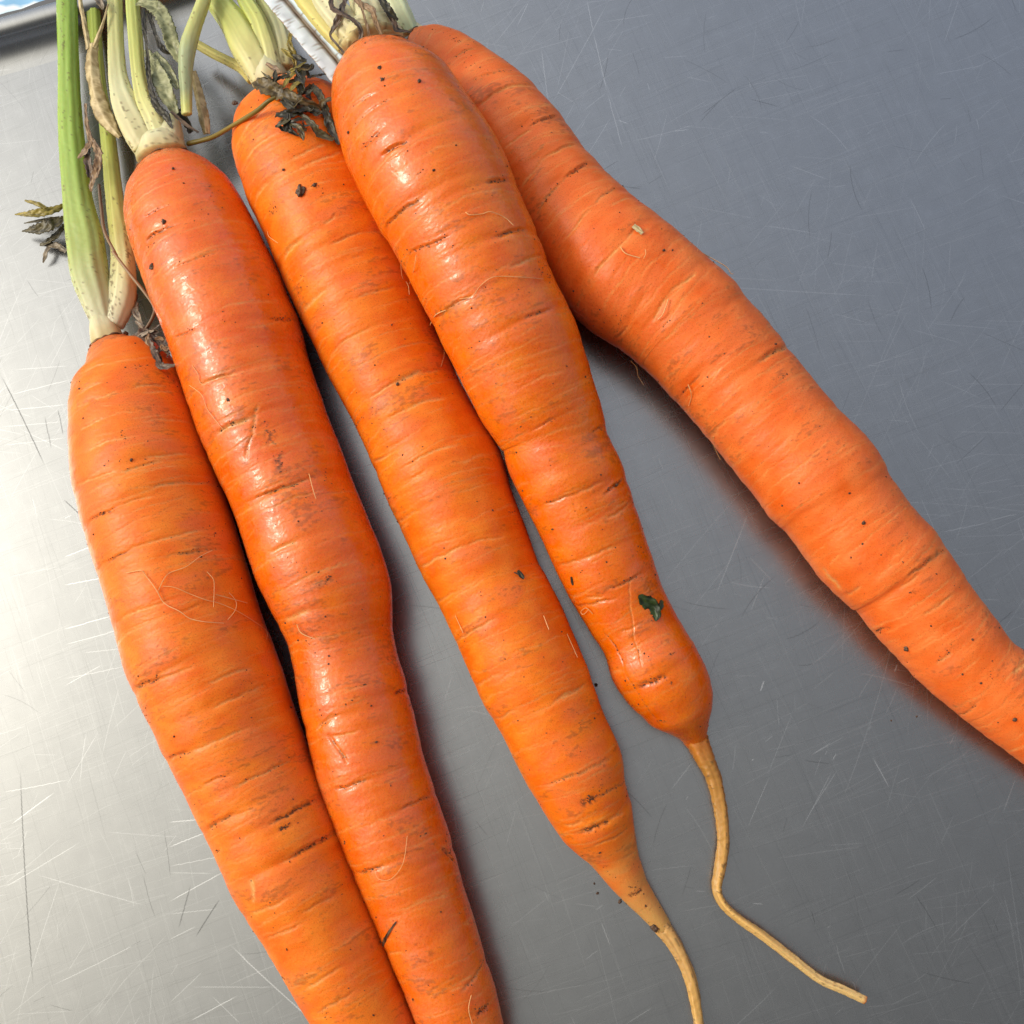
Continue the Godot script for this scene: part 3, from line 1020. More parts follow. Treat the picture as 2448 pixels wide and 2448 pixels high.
	return {"path": [-132.23,13.47,-98.02,5.67,-131.25,13.49,-95.91,7.44,-130.02,13.53,-93.94,9.65,-128.8,13.61,-91.96,11.55,-127.86,13.73,-89.83,13.25,-127.06,13.92,-87.65,14.19,-126.23,14.16,-85.49,15,-125.47,14.45,-83.31,15.6,-124.81,14.78,-81.1,15.93,-124.21,15.12,-78.88,16.22,-123.61,15.46,-76.66,16.52,-122.97,15.78,-74.44,16.78,-122.32,16.08,-72.23,17,-121.67,16.34,-70.01,17.22,-121.04,16.56,-67.78,17.44,-120.4,16.74,-65.54,17.66,-119.71,16.89,-63.33,17.77,-118.98,17.02,-61.12,17.83,-118.25,17.11,-58.91,17.9,-117.51,17.19,-56.7,17.97,-116.75,17.25,-54.51,18.01,-115.93,17.29,-52.33,17.97,-115.11,17.31,-50.15,17.94,-114.28,17.33,-47.97,17.92,-113.45,17.33,-45.8,17.9,-112.63,17.33,-43.62,17.88,-111.82,17.33,-41.44,17.88,-111.02,17.32,-39.25,17.87,-110.24,17.32,-37.06,17.84,-109.45,17.31,-34.86,17.81,-108.67,17.3,-32.67,17.79,-107.91,17.29,-30.47,17.78,-107.17,17.28,-28.26,17.8,-106.44,17.27,-26.05,17.83,-105.71,17.25,-23.84,17.85,-104.98,17.23,-21.63,17.88,-104.25,17.19,-19.42,17.91,-103.44,17.15,-17.24,17.91,-102.49,17.1,-15.11,17.76,-101.47,17.03,-13.02,17.67,-100.46,16.95,-10.93,17.58,-99.45,16.86,-8.83,17.49,-98.44,16.75,-6.73,17.41,-97.47,16.63,-4.62,17.31,-96.54,16.5,-2.49,17.13,-95.63,16.36,-0.35,16.96,-94.71,16.22,1.78,16.78,-93.77,16.07,3.91,16.58,-92.82,15.92,6.03,16.38,-91.86,15.77,8.14,16.21,-90.89,15.63,10.25,16.03,-89.91,15.49,12.36,15.86,-88.93,15.37,14.47,15.68,-87.93,15.25,16.57,15.52,-86.86,15.14,18.64,15.45,-85.78,15.05,20.69,15.4,-84.68,14.96,22.75,15.34,-83.61,14.87,24.81,15.3,-82.57,14.79,26.89,15.28,-81.56,14.7,28.98,15.24,-80.56,14.61,31.09,15.19,-79.56,14.5,33.19,15.14,-78.55,14.39,35.28,15.08,-77.48,14.25,37.34,14.92,-76.38,14.11,39.39,14.7,-75.29,13.95,41.44,14.48,-74.2,13.77,43.5,14.27,-73.12,13.59,45.55,14.05,-72.03,13.4,47.59,13.82,-70.93,13.21,49.64,13.6,-69.84,13.01,51.69,13.39,-68.75,12.81,53.73,13.18,-67.68,12.61,55.79,13,-66.63,12.41,57.86,12.81,-65.59,12.2,59.94,12.61,-64.55,12,62.01,12.41,-63.49,11.79,64.07,12.18,-62.42,11.58,66.13,11.94,-61.34,11.36,68.18,11.72,-60.25,11.14,70.22,11.51,-59.16,10.92,72.27,11.3,-58.07,10.69,74.31,11.08,-56.98,10.45,76.35,10.85,-55.9,10.2,78.4,10.61,-54.84,9.94,80.46,10.34,-53.79,9.67,82.52,10.06,-52.74,9.39,84.58,9.79,-51.71,9.08,86.64,9.53,-50.67,8.76,88.7,9.25,-49.64,8.43,90.76,8.96,-48.69,8.07,92.86,8.59,-47.81,7.69,94.98,8.11,-46.96,7.31,97.11,7.63,-46.11,6.9,99.24,7.16,-45.25,6.49,101.37,6.68,-44.41,6.08,103.5,6.21,-43.63,5.66,105.65,5.83],
		"length": 223.51, "marks": marks, "hairs": hairs}

func carrot_data_2() -> Dictionary:
	var marks := []
	marks.append([20.91,-0.49,22.33,0.04,1,1,0.1,0.4])
	marks.append([26.84,-0.61,28.44,0.08,1,1,0.2,0.6])
	marks.append([26.51,-0.6,28.48,-0.17,1,1,0.1,0.4])
	marks.append([38.37,-0.35,39.14,0.39,1,1,0.3,0.4])
	marks.append([53.49,-0.8,55.49,-0.32,1,1,0.2,0.6])
	marks.append([68.44,-0.54,69.93,0.1,1,1,0.6,0])
	marks.append([81.2,-0.57,81.93,0.05,1.5,1,0.8,0.3])
	marks.append([57.57,0.79,56.88,1.3,1,1.5,0.1,0.7])
	marks.append([68.79,-0.38,70,0.04,1,1,0.5,0.1])
	marks.append([80.86,-0.6,81.55,-0.01,1.4,1,0.8,0.3])
	marks.append([100.62,-0.43,100.81,0.07,1,1,0.2,0.4])
	marks.append([100.68,-0.23,100.89,0.53,1,2,0.7,0.5])
	marks.append([113.84,-0.48,114.36,0.01,1.4,1,0.9,0.1])
	marks.append([130.97,-0.8,130.4,-0.2,2,1,0.9,0.1])
	marks.append([155.52,1.01,155.08,1.48,1.2,2.2,0.2,0.8])
	marks.append([158.82,-0.72,156.68,-0.08,1,1,0.4,0.3])
	marks.append([161.5,-0.38,162.15,0.17,1,1,0.6,0])
	marks.append([158.81,-0.73,156.31,-0.18,1,1,0.5,0.1])
	marks.append([160.98,-0.42,168.34,-0.18,1.4,2,0.5,0.6])
	marks.append([172.96,-0.61,173.56,0.16,1.2,1.6,0.5,0.7])
	marks.append([182.42,0.45,182.74,1.34,1,1.8,0.5,0.4])
	marks.append([192.54,-0.91,192.82,-0.17,1,2.2,0.5,0.8])
	marks.append([194.25,1.04,198.9,1.42,1.6,2,0.2,0.8])
	marks.append([212.96,-1,212.34,-0.51,1,1,0.5,0])
	marks.append([225.76,0.43,222.07,1.68,1.3,1.5,0.6,0.5])
	marks.append([231.55,0.62,231.37,1.02,1.5,2,0.1,1])
	marks.append([79.36,0.19,85.21,-0.03,1.8,1,0.5,0.5])
	marks.append([85.21,-0.03,90.2,-0.3,1.6,1,0.4,0.5])
	marks.append([83.92,0.19,90.4,0.2,4,0,0,0.7])
	marks.append([92.57,0.2,96.86,0.12,3.5,0,0,0.8])
	marks.append([124.33,-0.09,125.32,0.31,2,0.5,0.2,0.7])
	var hairs := []
	hairs.append({"r": 0.13, "p": [-102.06,32.57,-85.62,-100.3,33.39,-83.28,-99.73,32.8,-81.06,-97.95,33.92,-80.18]})
	hairs.append({"r": 0.13, "p": [-103.49,29.95,-81.3,-99.3,32.65,-78.04,-97.95,32.24,-74.74,-96.25,32.98,-72.49,-93.43,32.97,-69.09]})
	hairs.append({"r": 0.16, "p": [-71.98,31.23,-57.91,-70.86,31.83,-54.34,-70.03,31.44,-51.62]})
	hairs.append({"r": 0.17, "p": [-74.46,28.75,-21.53,-73.31,28.81,-19.45,-69.89,28.81,-17.98]})
	hairs.append({"r": 0.14, "p": [-76.4,22.01,-11.92,-80.11,9,-9.85,-80.77,9,-9.41]})
	hairs.append({"r": 0.1, "p": [-54.9,25.33,35.92,-53.99,25.67,37.41,-51.11,25.78,37.36,-48.21,26.48,33.77,-47.44,25.64,27.63]})
	hairs.append({"r": 0.14, "p": [-32.85,19.87,63.8,-33.31,20.96,66.58,-32.58,20.11,70]})
	return {"path": [-118.42,16.98,-146.84,8.3,-117.44,17,-144.73,10.3,-116.5,17.04,-142.6,12.09,-115.6,17.09,-140.45,13.27,-114.66,17.17,-138.31,14.23,-113.71,17.27,-136.19,14.97,-112.77,17.39,-134.06,15.37,-111.79,17.54,-131.95,15.72,-110.79,17.71,-129.86,15.99,-109.78,17.89,-127.76,16.15,-108.79,18.06,-125.66,16.26,-107.8,18.23,-123.56,16.36,-106.8,18.38,-121.46,16.46,-105.8,18.52,-119.36,16.53,-104.79,18.63,-117.26,16.6,-103.78,18.72,-115.16,16.67,-102.78,18.79,-113.05,16.74,-101.8,18.84,-110.94,16.81,-100.84,18.88,-108.82,16.83,-99.91,18.9,-106.68,16.83,-98.99,18.91,-104.54,16.84,-98.08,18.91,-102.4,16.84,-97.19,18.9,-100.24,16.87,-96.33,18.87,-98.08,16.91,-95.51,18.84,-95.89,16.93,-94.78,18.8,-93.68,16.83,-94.1,18.76,-91.46,16.66,-93.41,18.7,-89.23,16.51,-92.67,18.65,-87.02,16.44,-91.89,18.58,-84.83,16.43,-91.09,18.52,-82.64,16.42,-90.29,18.45,-80.45,16.41,-89.47,18.38,-78.27,16.4,-88.61,18.31,-76.1,16.33,-87.72,18.23,-73.95,16.23,-86.83,18.16,-71.8,16.13,-85.92,18.08,-69.65,16.04,-84.99,18,-67.52,15.97,-84.03,17.93,-65.4,15.89,-83.06,17.85,-63.28,15.8,-82.1,17.78,-61.16,15.71,-81.16,17.72,-59.03,15.6,-80.26,17.65,-56.88,15.53,-79.39,17.59,-54.72,15.52,-78.53,17.54,-52.55,15.52,-77.65,17.48,-50.39,15.54,-76.77,17.42,-48.24,15.59,-75.91,17.36,-46.07,15.67,-75.07,17.28,-43.9,15.76,-74.23,17.19,-41.73,15.85,-73.36,17.09,-39.57,15.93,-72.44,16.96,-37.43,15.89,-71.51,16.81,-35.3,15.74,-70.6,16.64,-33.16,15.57,-69.72,16.45,-31.01,15.41,-68.97,16.25,-28.82,15.15,-68.34,16.04,-26.58,14.72,-67.79,15.82,-24.33,14.27,-67.31,15.61,-22.06,13.7,-66.87,15.42,-19.78,13.16,-66.43,15.24,-17.5,12.93,-65.93,15.08,-15.23,12.88,-65.42,14.95,-12.96,12.87,-64.91,14.84,-10.69,12.99,-64.36,14.75,-8.42,13.18,-63.78,14.68,-6.17,13.35,-63.17,14.63,-3.92,13.44,-62.54,14.58,-1.67,13.45,-61.92,14.54,0.57,13.46,-61.3,14.5,2.82,13.48,-60.71,14.46,5.07,13.44,-60.12,14.41,7.33,13.38,-59.54,14.36,9.58,13.33,-58.94,14.31,11.83,13.28,-58.27,14.25,14.07,13.27,-57.51,14.18,16.27,13.19,-56.72,14.11,18.46,13.09,-55.9,14.02,20.64,13.01,-55.06,13.94,22.81,12.96,-54.2,13.84,24.97,12.91,-53.33,13.74,27.13,12.85,-52.47,13.62,29.3,12.78,-51.65,13.5,31.47,12.66,-50.84,13.37,33.66,12.52,-50.02,13.24,35.83,12.34,-49.19,13.1,38.01,12.17,-48.38,12.95,40.19,11.98,-47.57,12.8,42.37,11.78,-46.77,12.65,44.55,11.6,-45.95,12.5,46.73,11.47,-45.1,12.35,48.89,11.38,-44.25,12.2,51.06,11.28,-43.42,12.04,53.23,11.17,-42.58,11.89,55.4,11,-41.73,11.73,57.56,10.8,-40.89,11.58,59.73,10.61,-40.04,11.41,61.89,10.43,-39.21,11.25,64.06,10.36,-38.4,11.07,66.24,10.31,-37.64,10.88,68.43,10.23,-36.94,10.68,70.65,10.05,-36.25,10.46,72.87,9.88,-35.6,10.22,75.09,9.67,-35,9.96,77.33,9.38,-34.42,9.68,79.57,9.08,-33.86,9.38,81.81,8.77,-33.29,9.06,84.05,8.48,-32.73,8.72,86.28,8.18,-32.16,8.36,88.51,7.84,-31.62,7.98,90.75,7.38,-31.1,7.58,92.98,6.91,-30.59,7.17,95.22,6.44,-30.08,6.75,97.45,5.98,-29.56,6.33,99.69,5.51,-29.05,5.9,101.92,5.04,-28.53,5.46,104.15,4.6],
		"length": 268, "marks": marks, "hairs": hairs}

func carrot_data_3() -> Dictionary:
	var marks := []
	marks.append([17.11,-0.72,15.83,-0.14,1,1,0.8,0])
	marks.append([23.44,-0.81,23.46,-0.16,1.3,1,0.9,0.1])
	marks.append([32.57,-0.99,32.31,-0.58,1.5,1,0.7,0])
	marks.append([31.14,-0.12,30.1,0.45,1,1,0.9,0])
	marks.append([34.15,-0.05,32.25,0.66,1.2,1,0.9,0])
	marks.append([50.26,-0.9,50.2,-0.41,1.5,1,0.5,0])
	marks.append([49.74,-0.02,48.65,0.21,1,1,0.6,0])
	marks.append([55.13,0,54.8,0.48,1,1,0.5,0])
	marks.append([38.94,-0.84,39.67,-0.6,2,0.3,0.1,0.6])
	marks.append([50.66,-0.94,50.46,-0.4,1.8,1,0.7,0])
	marks.append([55,-0.04,54.74,0.32,1,1,0.6,0])
	marks.append([60.23,0.19,60.45,0.33,1,1,0.3,0.2])
	marks.append([70.46,0,70.03,0.68,1,1,0.5,0])
	marks.append([64.79,-1.03,64.69,-0.36,1.8,1,0.9,0.1])
	marks.append([79.23,-0.94,78.55,0.08,1,1,0.6,0.1])
	marks.append([94.79,-0.51,94.39,0.01,1,1,0.9,0])
	marks.append([94.69,0,94.57,0.54,2,1,1,0.3])
	marks.append([94.9,0.53,94.66,0.85,1,1,0.4,0.1])
	marks.append([101.5,-0.36,102.27,-0.07,1,1,0.5,0])
	marks.append([102.1,-0.09,102.86,0.7,1.3,1,0.9,0.1])
	marks.append([107.78,-1.16,110.63,-0.4,1,1,0.6,0.1])
	marks.append([114.4,-0.54,115.6,0.43,1,1,0.9,0.2])
	marks.append([108,-1.21,109.72,-0.55,1,1,0.6,0.1])
	marks.append([118.12,-0.5,118.48,-0.21,1,1,0.5,0])
	marks.append([125.22,-1.36,126.28,-0.52,1,1,0.5,0.2])
	marks.append([137.64,-1.19,138.44,-0.01,1,1,0.9,0])
	marks.append([138.44,-0.01,139.72,0.65,1,1,0.5,0])
	marks.append([146.7,-1.37,147.77,-0.51,1,1,0.4,0.1])
	marks.append([157.66,-1.04,157.97,-0.11,1,1,0.8,0.1])
	marks.append([169.65,-1.24,169.93,-0.45,1,1,0.6,0.1])
	marks.append([179.04,-1.2,178.67,-0.48,1,1,0.6,0.2])
	marks.append([180.38,0.3,180.04,0.97,1,1,0.7,0])
	marks.append([180.88,0.15,180.27,1.13,1,1,0.6,0])
	marks.append([197.11,-0.69,197.96,0.96,1,1,0.6,0.4])
	marks.append([203.95,-0.11,203.51,0.29,2.5,0.5,0.1,1])
	marks.append([203.51,0.29,205.04,1.42,1,1,0.5,0.5])
	marks.append([209.87,-0.42,210.03,0.36,1.6,2,0.3,1])
	marks.append([209.72,0.38,210.78,0.83,1,1,0.5,0.1])
	marks.append([207.19,-0.73,207.77,-0.21,1,1,0.7,0])
	marks.append([214.12,-0.37,215.48,0.83,1,1,0.5,0.1])
	marks.append([220.89,0.34,221.87,1.11,1,1,0.5,0.1])
	marks.append([230.6,-0.5,230.97,0.58,1.4,1,0.1,0.9])
	var hairs := []
	hairs.append({"r": 0.14, "p": [-86.61,24.99,-123.74,-86.26,24.85,-122.36,-83.07,27.2,-119.46]})
	hairs.append({"r": 0.14, "p": [-15.4,24.15,-23.58,-14.14,24.66,-20.22]})
	hairs.append({"r": 0.15, "p": [-9.99,19.53,-19.52,-7.52,19.7,-13.86]})
	hairs.append({"r": 0.13, "p": [-41.52,17.15,-93.81,-40.75,19.98,-90.78,-41.03,23.47,-86.61]})
	hairs.append({"r": 0.12, "p": [-36.92,22.94,-23.84,-34.95,23.21,-19.62]})
	return {"path": [-88.24,15.75,-168.01,7.42,-87.1,15.76,-165.98,10.35,-86.16,15.79,-163.85,13.14,-85.36,15.84,-161.66,15,-84.44,15.91,-159.52,16.19,-83.52,16.01,-157.38,16.89,-82.7,16.13,-155.21,17.47,-81.9,16.27,-153.02,17.73,-81.05,16.41,-150.85,17.88,-80.2,16.55,-148.69,17.95,-79.38,16.67,-146.51,17.98,-78.59,16.77,-144.32,17.94,-77.79,16.83,-142.13,17.91,-76.93,16.86,-139.97,17.77,-76.05,16.86,-137.81,17.61,-75.16,16.83,-135.66,17.46,-74.28,16.78,-133.5,17.32,-73.4,16.71,-131.34,17.18,-72.56,16.63,-129.17,17.09,-71.72,16.55,-127,17.01,-70.87,16.46,-124.83,16.94,-70.01,16.37,-122.66,16.89,-69.15,16.28,-120.5,16.83,-68.26,16.19,-118.35,16.74,-67.36,16.1,-116.2,16.63,-66.44,16,-114.06,16.53,-65.52,15.9,-111.92,16.43,-64.6,15.8,-109.78,16.33,-63.69,15.7,-107.64,16.24,-62.77,15.59,-105.5,16.14,-61.87,15.48,-103.36,16.02,-60.98,15.37,-101.21,15.88,-60.09,15.26,-99.05,15.75,-59.21,15.15,-96.9,15.61,-58.31,15.05,-94.75,15.47,-57.4,14.95,-92.61,15.31,-56.44,14.86,-90.49,15.13,-55.42,14.78,-88.39,15.04,-54.38,14.71,-86.31,14.96,-53.34,14.66,-84.22,14.88,-52.31,14.62,-82.13,14.81,-51.29,14.6,-80.04,14.77,-50.23,14.6,-77.96,14.78,-49.14,14.6,-75.9,14.83,-48.06,14.62,-73.84,14.87,-47,14.64,-71.77,14.95,-45.96,14.67,-69.68,15.08,-44.93,14.69,-67.59,15.23,-43.88,14.71,-65.51,15.39,-42.83,14.71,-63.43,15.55,-41.78,14.71,-61.34,15.68,-40.83,14.68,-59.22,15.61,-39.99,14.64,-57.04,15.39,-39.18,14.58,-54.86,15.18,-38.37,14.5,-52.68,14.99,-37.52,14.41,-50.51,14.84,-36.64,14.31,-48.35,14.75,-35.75,14.21,-46.2,14.66,-34.86,14.1,-44.05,14.56,-33.95,13.99,-41.91,14.47,-33.03,13.89,-39.77,14.33,-32.1,13.79,-37.63,14.13,-31.18,13.7,-35.5,13.94,-30.25,13.62,-33.36,13.74,-29.27,13.55,-31.25,13.64,-28.19,13.5,-29.18,13.69,-27.09,13.45,-27.13,13.75,-26,13.4,-25.07,13.81,-24.96,13.37,-22.98,13.86,-24.02,13.33,-20.85,13.83,-23.11,13.28,-18.71,13.8,-22.19,13.23,-16.56,13.77,-21.27,13.16,-14.43,13.76,-20.33,13.09,-12.29,13.75,-19.34,13,-10.19,13.67,-18.32,12.89,-8.09,13.53,-17.34,12.77,-5.98,13.31,-16.39,12.64,-3.86,13.09,-15.46,12.5,-1.73,12.89,-14.54,12.35,0.41,12.7,-13.61,12.19,2.54,12.5,-12.65,12.01,4.66,12.34,-11.65,11.81,6.75,12.28,-10.62,11.6,8.83,12.24,-9.61,11.35,10.91,12.2,-8.67,11.07,13.03,12.08,-7.88,10.75,15.2,11.64,-7.12,10.39,17.37,11.16,-6.3,9.99,19.52,10.71,-5.39,9.54,21.61,10.33,-4.43,9.06,23.68,9.92,-3.47,8.54,25.74,9.51,-2.46,8,27.77,8.71,-1.38,7.45,29.76,7.78,-0.31,6.88,31.75,6.84,0.68,6.32,33.79,6.07,1.68,5.78,35.82,5.45,2.78,5.25,37.8,4.98,3.92,4.74,39.77,4.5,5.15,4.26,41.69,3.94,6.51,3.8,43.52,3.55,7.93,3.37,45.32,3.19,9.34,2.96,47.13,2.86,10.73,2.57,48.96,2.54,12.11,2.18,50.8,2.24],
		"tail": [12.09,2.18,51,2.21,15.43,2.63,55.81,1.68,18.66,3.09,63.26,1.41,20.3,3.06,72.91,1.15,20.35,3.03,80.09,1.02,19.12,3,88.43,0.63],
		"length": 242.37, "marks": marks, "hairs": hairs}

func carrot_data_4() -> Dictionary:
	var marks := []
	marks.append([19.45,-0.67,20.48,-0.21,1,1,0.4,0.4])
	marks.append([22.93,-0.84,23.79,0.01,1,1,0.4,0.4])
	marks.append([28.2,-0.86,28.53,-0.37,1,1,0.1,0.7])
	marks.append([32.99,-0.57,34.52,-0.17,1.2,2.5,0.3,0.9])
	marks.append([45.52,-1.22,47.6,-0.34,1,1,0.3,0.5])
	marks.append([57.28,-0.73,58.12,-0.2,1,1,0.1,0.5])
	marks.append([45.81,-1.16,47.11,-0.28,1,1,0.2,0.6])
	marks.append([55.79,-1.06,58.06,-0.24,1,1,0.2,0.6])
	marks.append([50.03,0.57,49.02,1.04,1.2,2,0.3,0.8])
	marks.append([62.59,0.34,61.89,0.96,1.2,2.5,0.6,0.8])
	marks.append([70.05,0.36,68.58,1.17,1.2,1.5,0.7,0])
	marks.append([71.31,-1.15,72.23,-0.3,1,1.5,0.4,0.5])
	marks.append([81.88,0.24,81.93,0.74,1,2,0.5,0.5])
	marks.append([105.35,-0.36,105.13,0.09,1,1,0.2,0.3])
	marks.append([110.08,0.75,109.83,1.26,1,2,0.7,0.4])
	marks.append([123.7,-0.76,124.28,-0.04,0.8,1.5,0.5,0.3])
	marks.append([124.28,-0.04,124.12,0.51,1,1,0.6,0.1])
	marks.append([126.78,0.45,125.32,1.11,1,2.5,0.5,0.9])
	marks.append([132.47,0.29,131.2,1.08,1,1.3,0.6,0])
	marks.append([138.88,-1.09,139.17,-0.49,1,1,0.5,0.2])
	marks.append([138.88,-0.48,139.31,0.33,1,1,0.7,0])
	marks.append([148.13,-0.26,148.24,0.64,1,1.6,0.5,0.5])
	marks.append([148.05,-0.76,149.2,-0.37,0.7,1,0.7,0])
	marks.append([149.06,-1.34,150.72,-0.1,1,1.5,0.4,0.3])
	marks.append([158.8,-0.46,159.64,0.1,1,1,0.4,0.2])
	marks.append([147.98,0.32,162.19,-0.24,0.6,0.8,0.5,0])
	marks.append([162.19,-0.24,168.91,-0.31,0.6,1,0.4,0.3])
	marks.append([157.08,-0.83,167.53,-0.73,0.8,1.2,0.1,0.6])
	marks.append([171.97,-0.67,173.28,0.06,1.5,2,0.1,1])
	marks.append([169.27,-0.74,182.94,-0.86,0.7,0.8,0.1,0.5])
	var hairs := []
	hairs.append({"r": 0.15, "p": [-31.86,48.82,-116.06,-30.8,49.05,-115.27,-28.09,47.87,-115.92,-26.09,47.46,-116.59,-23.02,45.19,-116.07,-21.03,44.36,-114.41]})
	hairs.append({"r": 0.13, "p": [-33.76,43.97,-96.64,-30.71,45.46,-96.62,-28.63,45.93,-98.93,-26.12,46.67,-100.48,-23.76,45.81,-101.17,-18.61,44.07,-101.47,-14.37,39.74,-102.6]})
	hairs.append({"r": 0.13, "p": [-44.43,42.76,-108.51,-45.51,39.87,-105.77,-49.27,24.43,-108.36]})
	hairs.append({"r": 0.13, "p": [-49.58,35.32,-110.43,-50.73,26.4,-109.49,-49.61,25.02,-108.14,-48.97,25.9,-105.01]})
	hairs.append({"r": 0.2, "p": [-44.32,21.04,-98.31,-40.5,37.32,-95.16,-37.49,40.71,-95.15]})
	hairs.append({"r": 0.13, "p": [-3.72,20.99,-24.24,-5.26,21.29,-25.64,-6.6,18.05,-24.99,-5.96,18.8,-24.29,-4.64,21.1,-25.33]})
	return {"path": [-54.8,31.31,-167.01,10.39,-54.79,31.37,-164.66,12.11,-54.52,31.47,-162.33,13.76,-54.12,31.63,-160.01,14.81,-53.48,31.82,-157.76,15.61,-52.71,32.05,-155.54,16.2,-51.91,32.28,-153.35,16.53,-51.03,32.51,-151.18,16.89,-50.1,32.71,-149.02,17.14,-49.16,32.88,-146.87,17.44,-48.16,33.01,-144.74,17.76,-47.09,33.1,-142.65,17.91,-45.99,33.16,-140.57,18.04,-44.87,33.17,-138.5,18.16,-43.73,33.15,-136.45,18.27,-42.6,33.1,-134.38,18.32,-41.54,33,-132.28,18.25,-40.49,32.87,-130.18,18.19,-39.44,32.71,-128.08,18.08,-38.4,32.53,-125.98,17.86,-37.38,32.33,-123.87,17.64,-36.35,32.11,-121.76,17.42,-35.34,31.89,-119.65,17.21,-34.39,31.66,-117.51,17.07,-33.46,31.44,-115.36,16.97,-32.53,31.22,-113.21,16.87,-31.6,30.99,-111.06,16.78,-30.64,30.75,-108.92,16.65,-29.66,30.48,-106.8,16.5,-28.68,30.18,-104.69,16.33,-27.71,29.83,-102.57,16.17,-26.78,29.45,-100.44,16.06,-25.85,29.04,-98.32,15.98,-24.87,28.62,-96.22,15.99,-23.84,28.19,-94.15,15.99,-22.8,27.74,-92.09,15.98,-21.8,27.29,-90,15.96,-20.92,26.81,-87.88,15.77,-20.1,26.31,-85.73,15.57,-19.27,25.79,-83.59,15.38,-18.42,25.24,-81.47,15.22,-17.55,24.68,-79.35,15.07,-16.61,24.1,-77.27,14.77,-15.64,23.51,-75.21,14.36,-14.67,22.93,-73.15,13.97,-13.72,22.36,-71.07,13.57,-12.88,21.82,-68.94,13.15,-12.33,21.3,-66.72,13.03,-11.85,20.81,-64.47,13.12,-10.98,20.35,-62.33,13.1,-10,19.9,-60.24,13.12,-9.01,19.47,-58.15,13.14,-8.08,19.04,-56.03,13.03,-7.19,18.61,-53.9,12.85,-6.31,18.18,-51.76,12.66,-5.43,17.73,-49.62,12.47,-4.58,17.29,-47.47,12.3,-3.77,16.83,-45.31,12.2,-2.98,16.38,-43.14,12.12,-2.18,15.91,-40.98,12.03,-1.35,15.44,-38.83,11.91,-0.47,14.97,-36.7,11.73,0.42,14.49,-34.57,11.55,1.32,14.01,-32.45,11.37,2.28,13.53,-30.36,11.12,3.28,13.07,-28.28,10.83,4.32,12.63,-26.21,10.57,5.46,12.23,-24.2,10.45,6.64,11.87,-22.19,10.34,7.79,11.57,-20.16,10.23,8.85,11.31,-18.07,10.34,9.8,11.08,-15.94,10.63,10.72,10.84,-13.78,11.02,11.82,10.54,-11.73,11.05,13.05,10.15,-9.76,10.88,14.31,9.64,-7.84,10.66,15.52,9.01,-5.92,10.15,16.6,8.24,-3.98,9.49,17.71,7.35,-2.11,8.77,18.76,6.36,-0.25,7.32,19.68,5.29,1.63,5.66,20.52,4.17,3.53,4.22,21.19,3.03,5.47,3.13],
		"tail": [20.28,3.03,2.89,4.4,21.24,3.28,5.76,3.06,23.57,3.52,10.81,2.38,25.79,3.34,15.97,1.98,27.13,3.17,23.53,1.64,27.45,3,30.53,1.44,26.46,3.17,36.69,1.5,25.53,3.33,41.56,1.3,26.81,3.5,45.25,1.16,30.26,3.67,48.39,1.1,36.07,3.83,52.33,1.09,42.78,4,57.43,1.02,49.17,4.17,62.24,0.95,54.51,4.33,64.39,1.01,59.68,4.5,66.64,0.95],
		"length": 192.96, "marks": marks, "hairs": hairs}

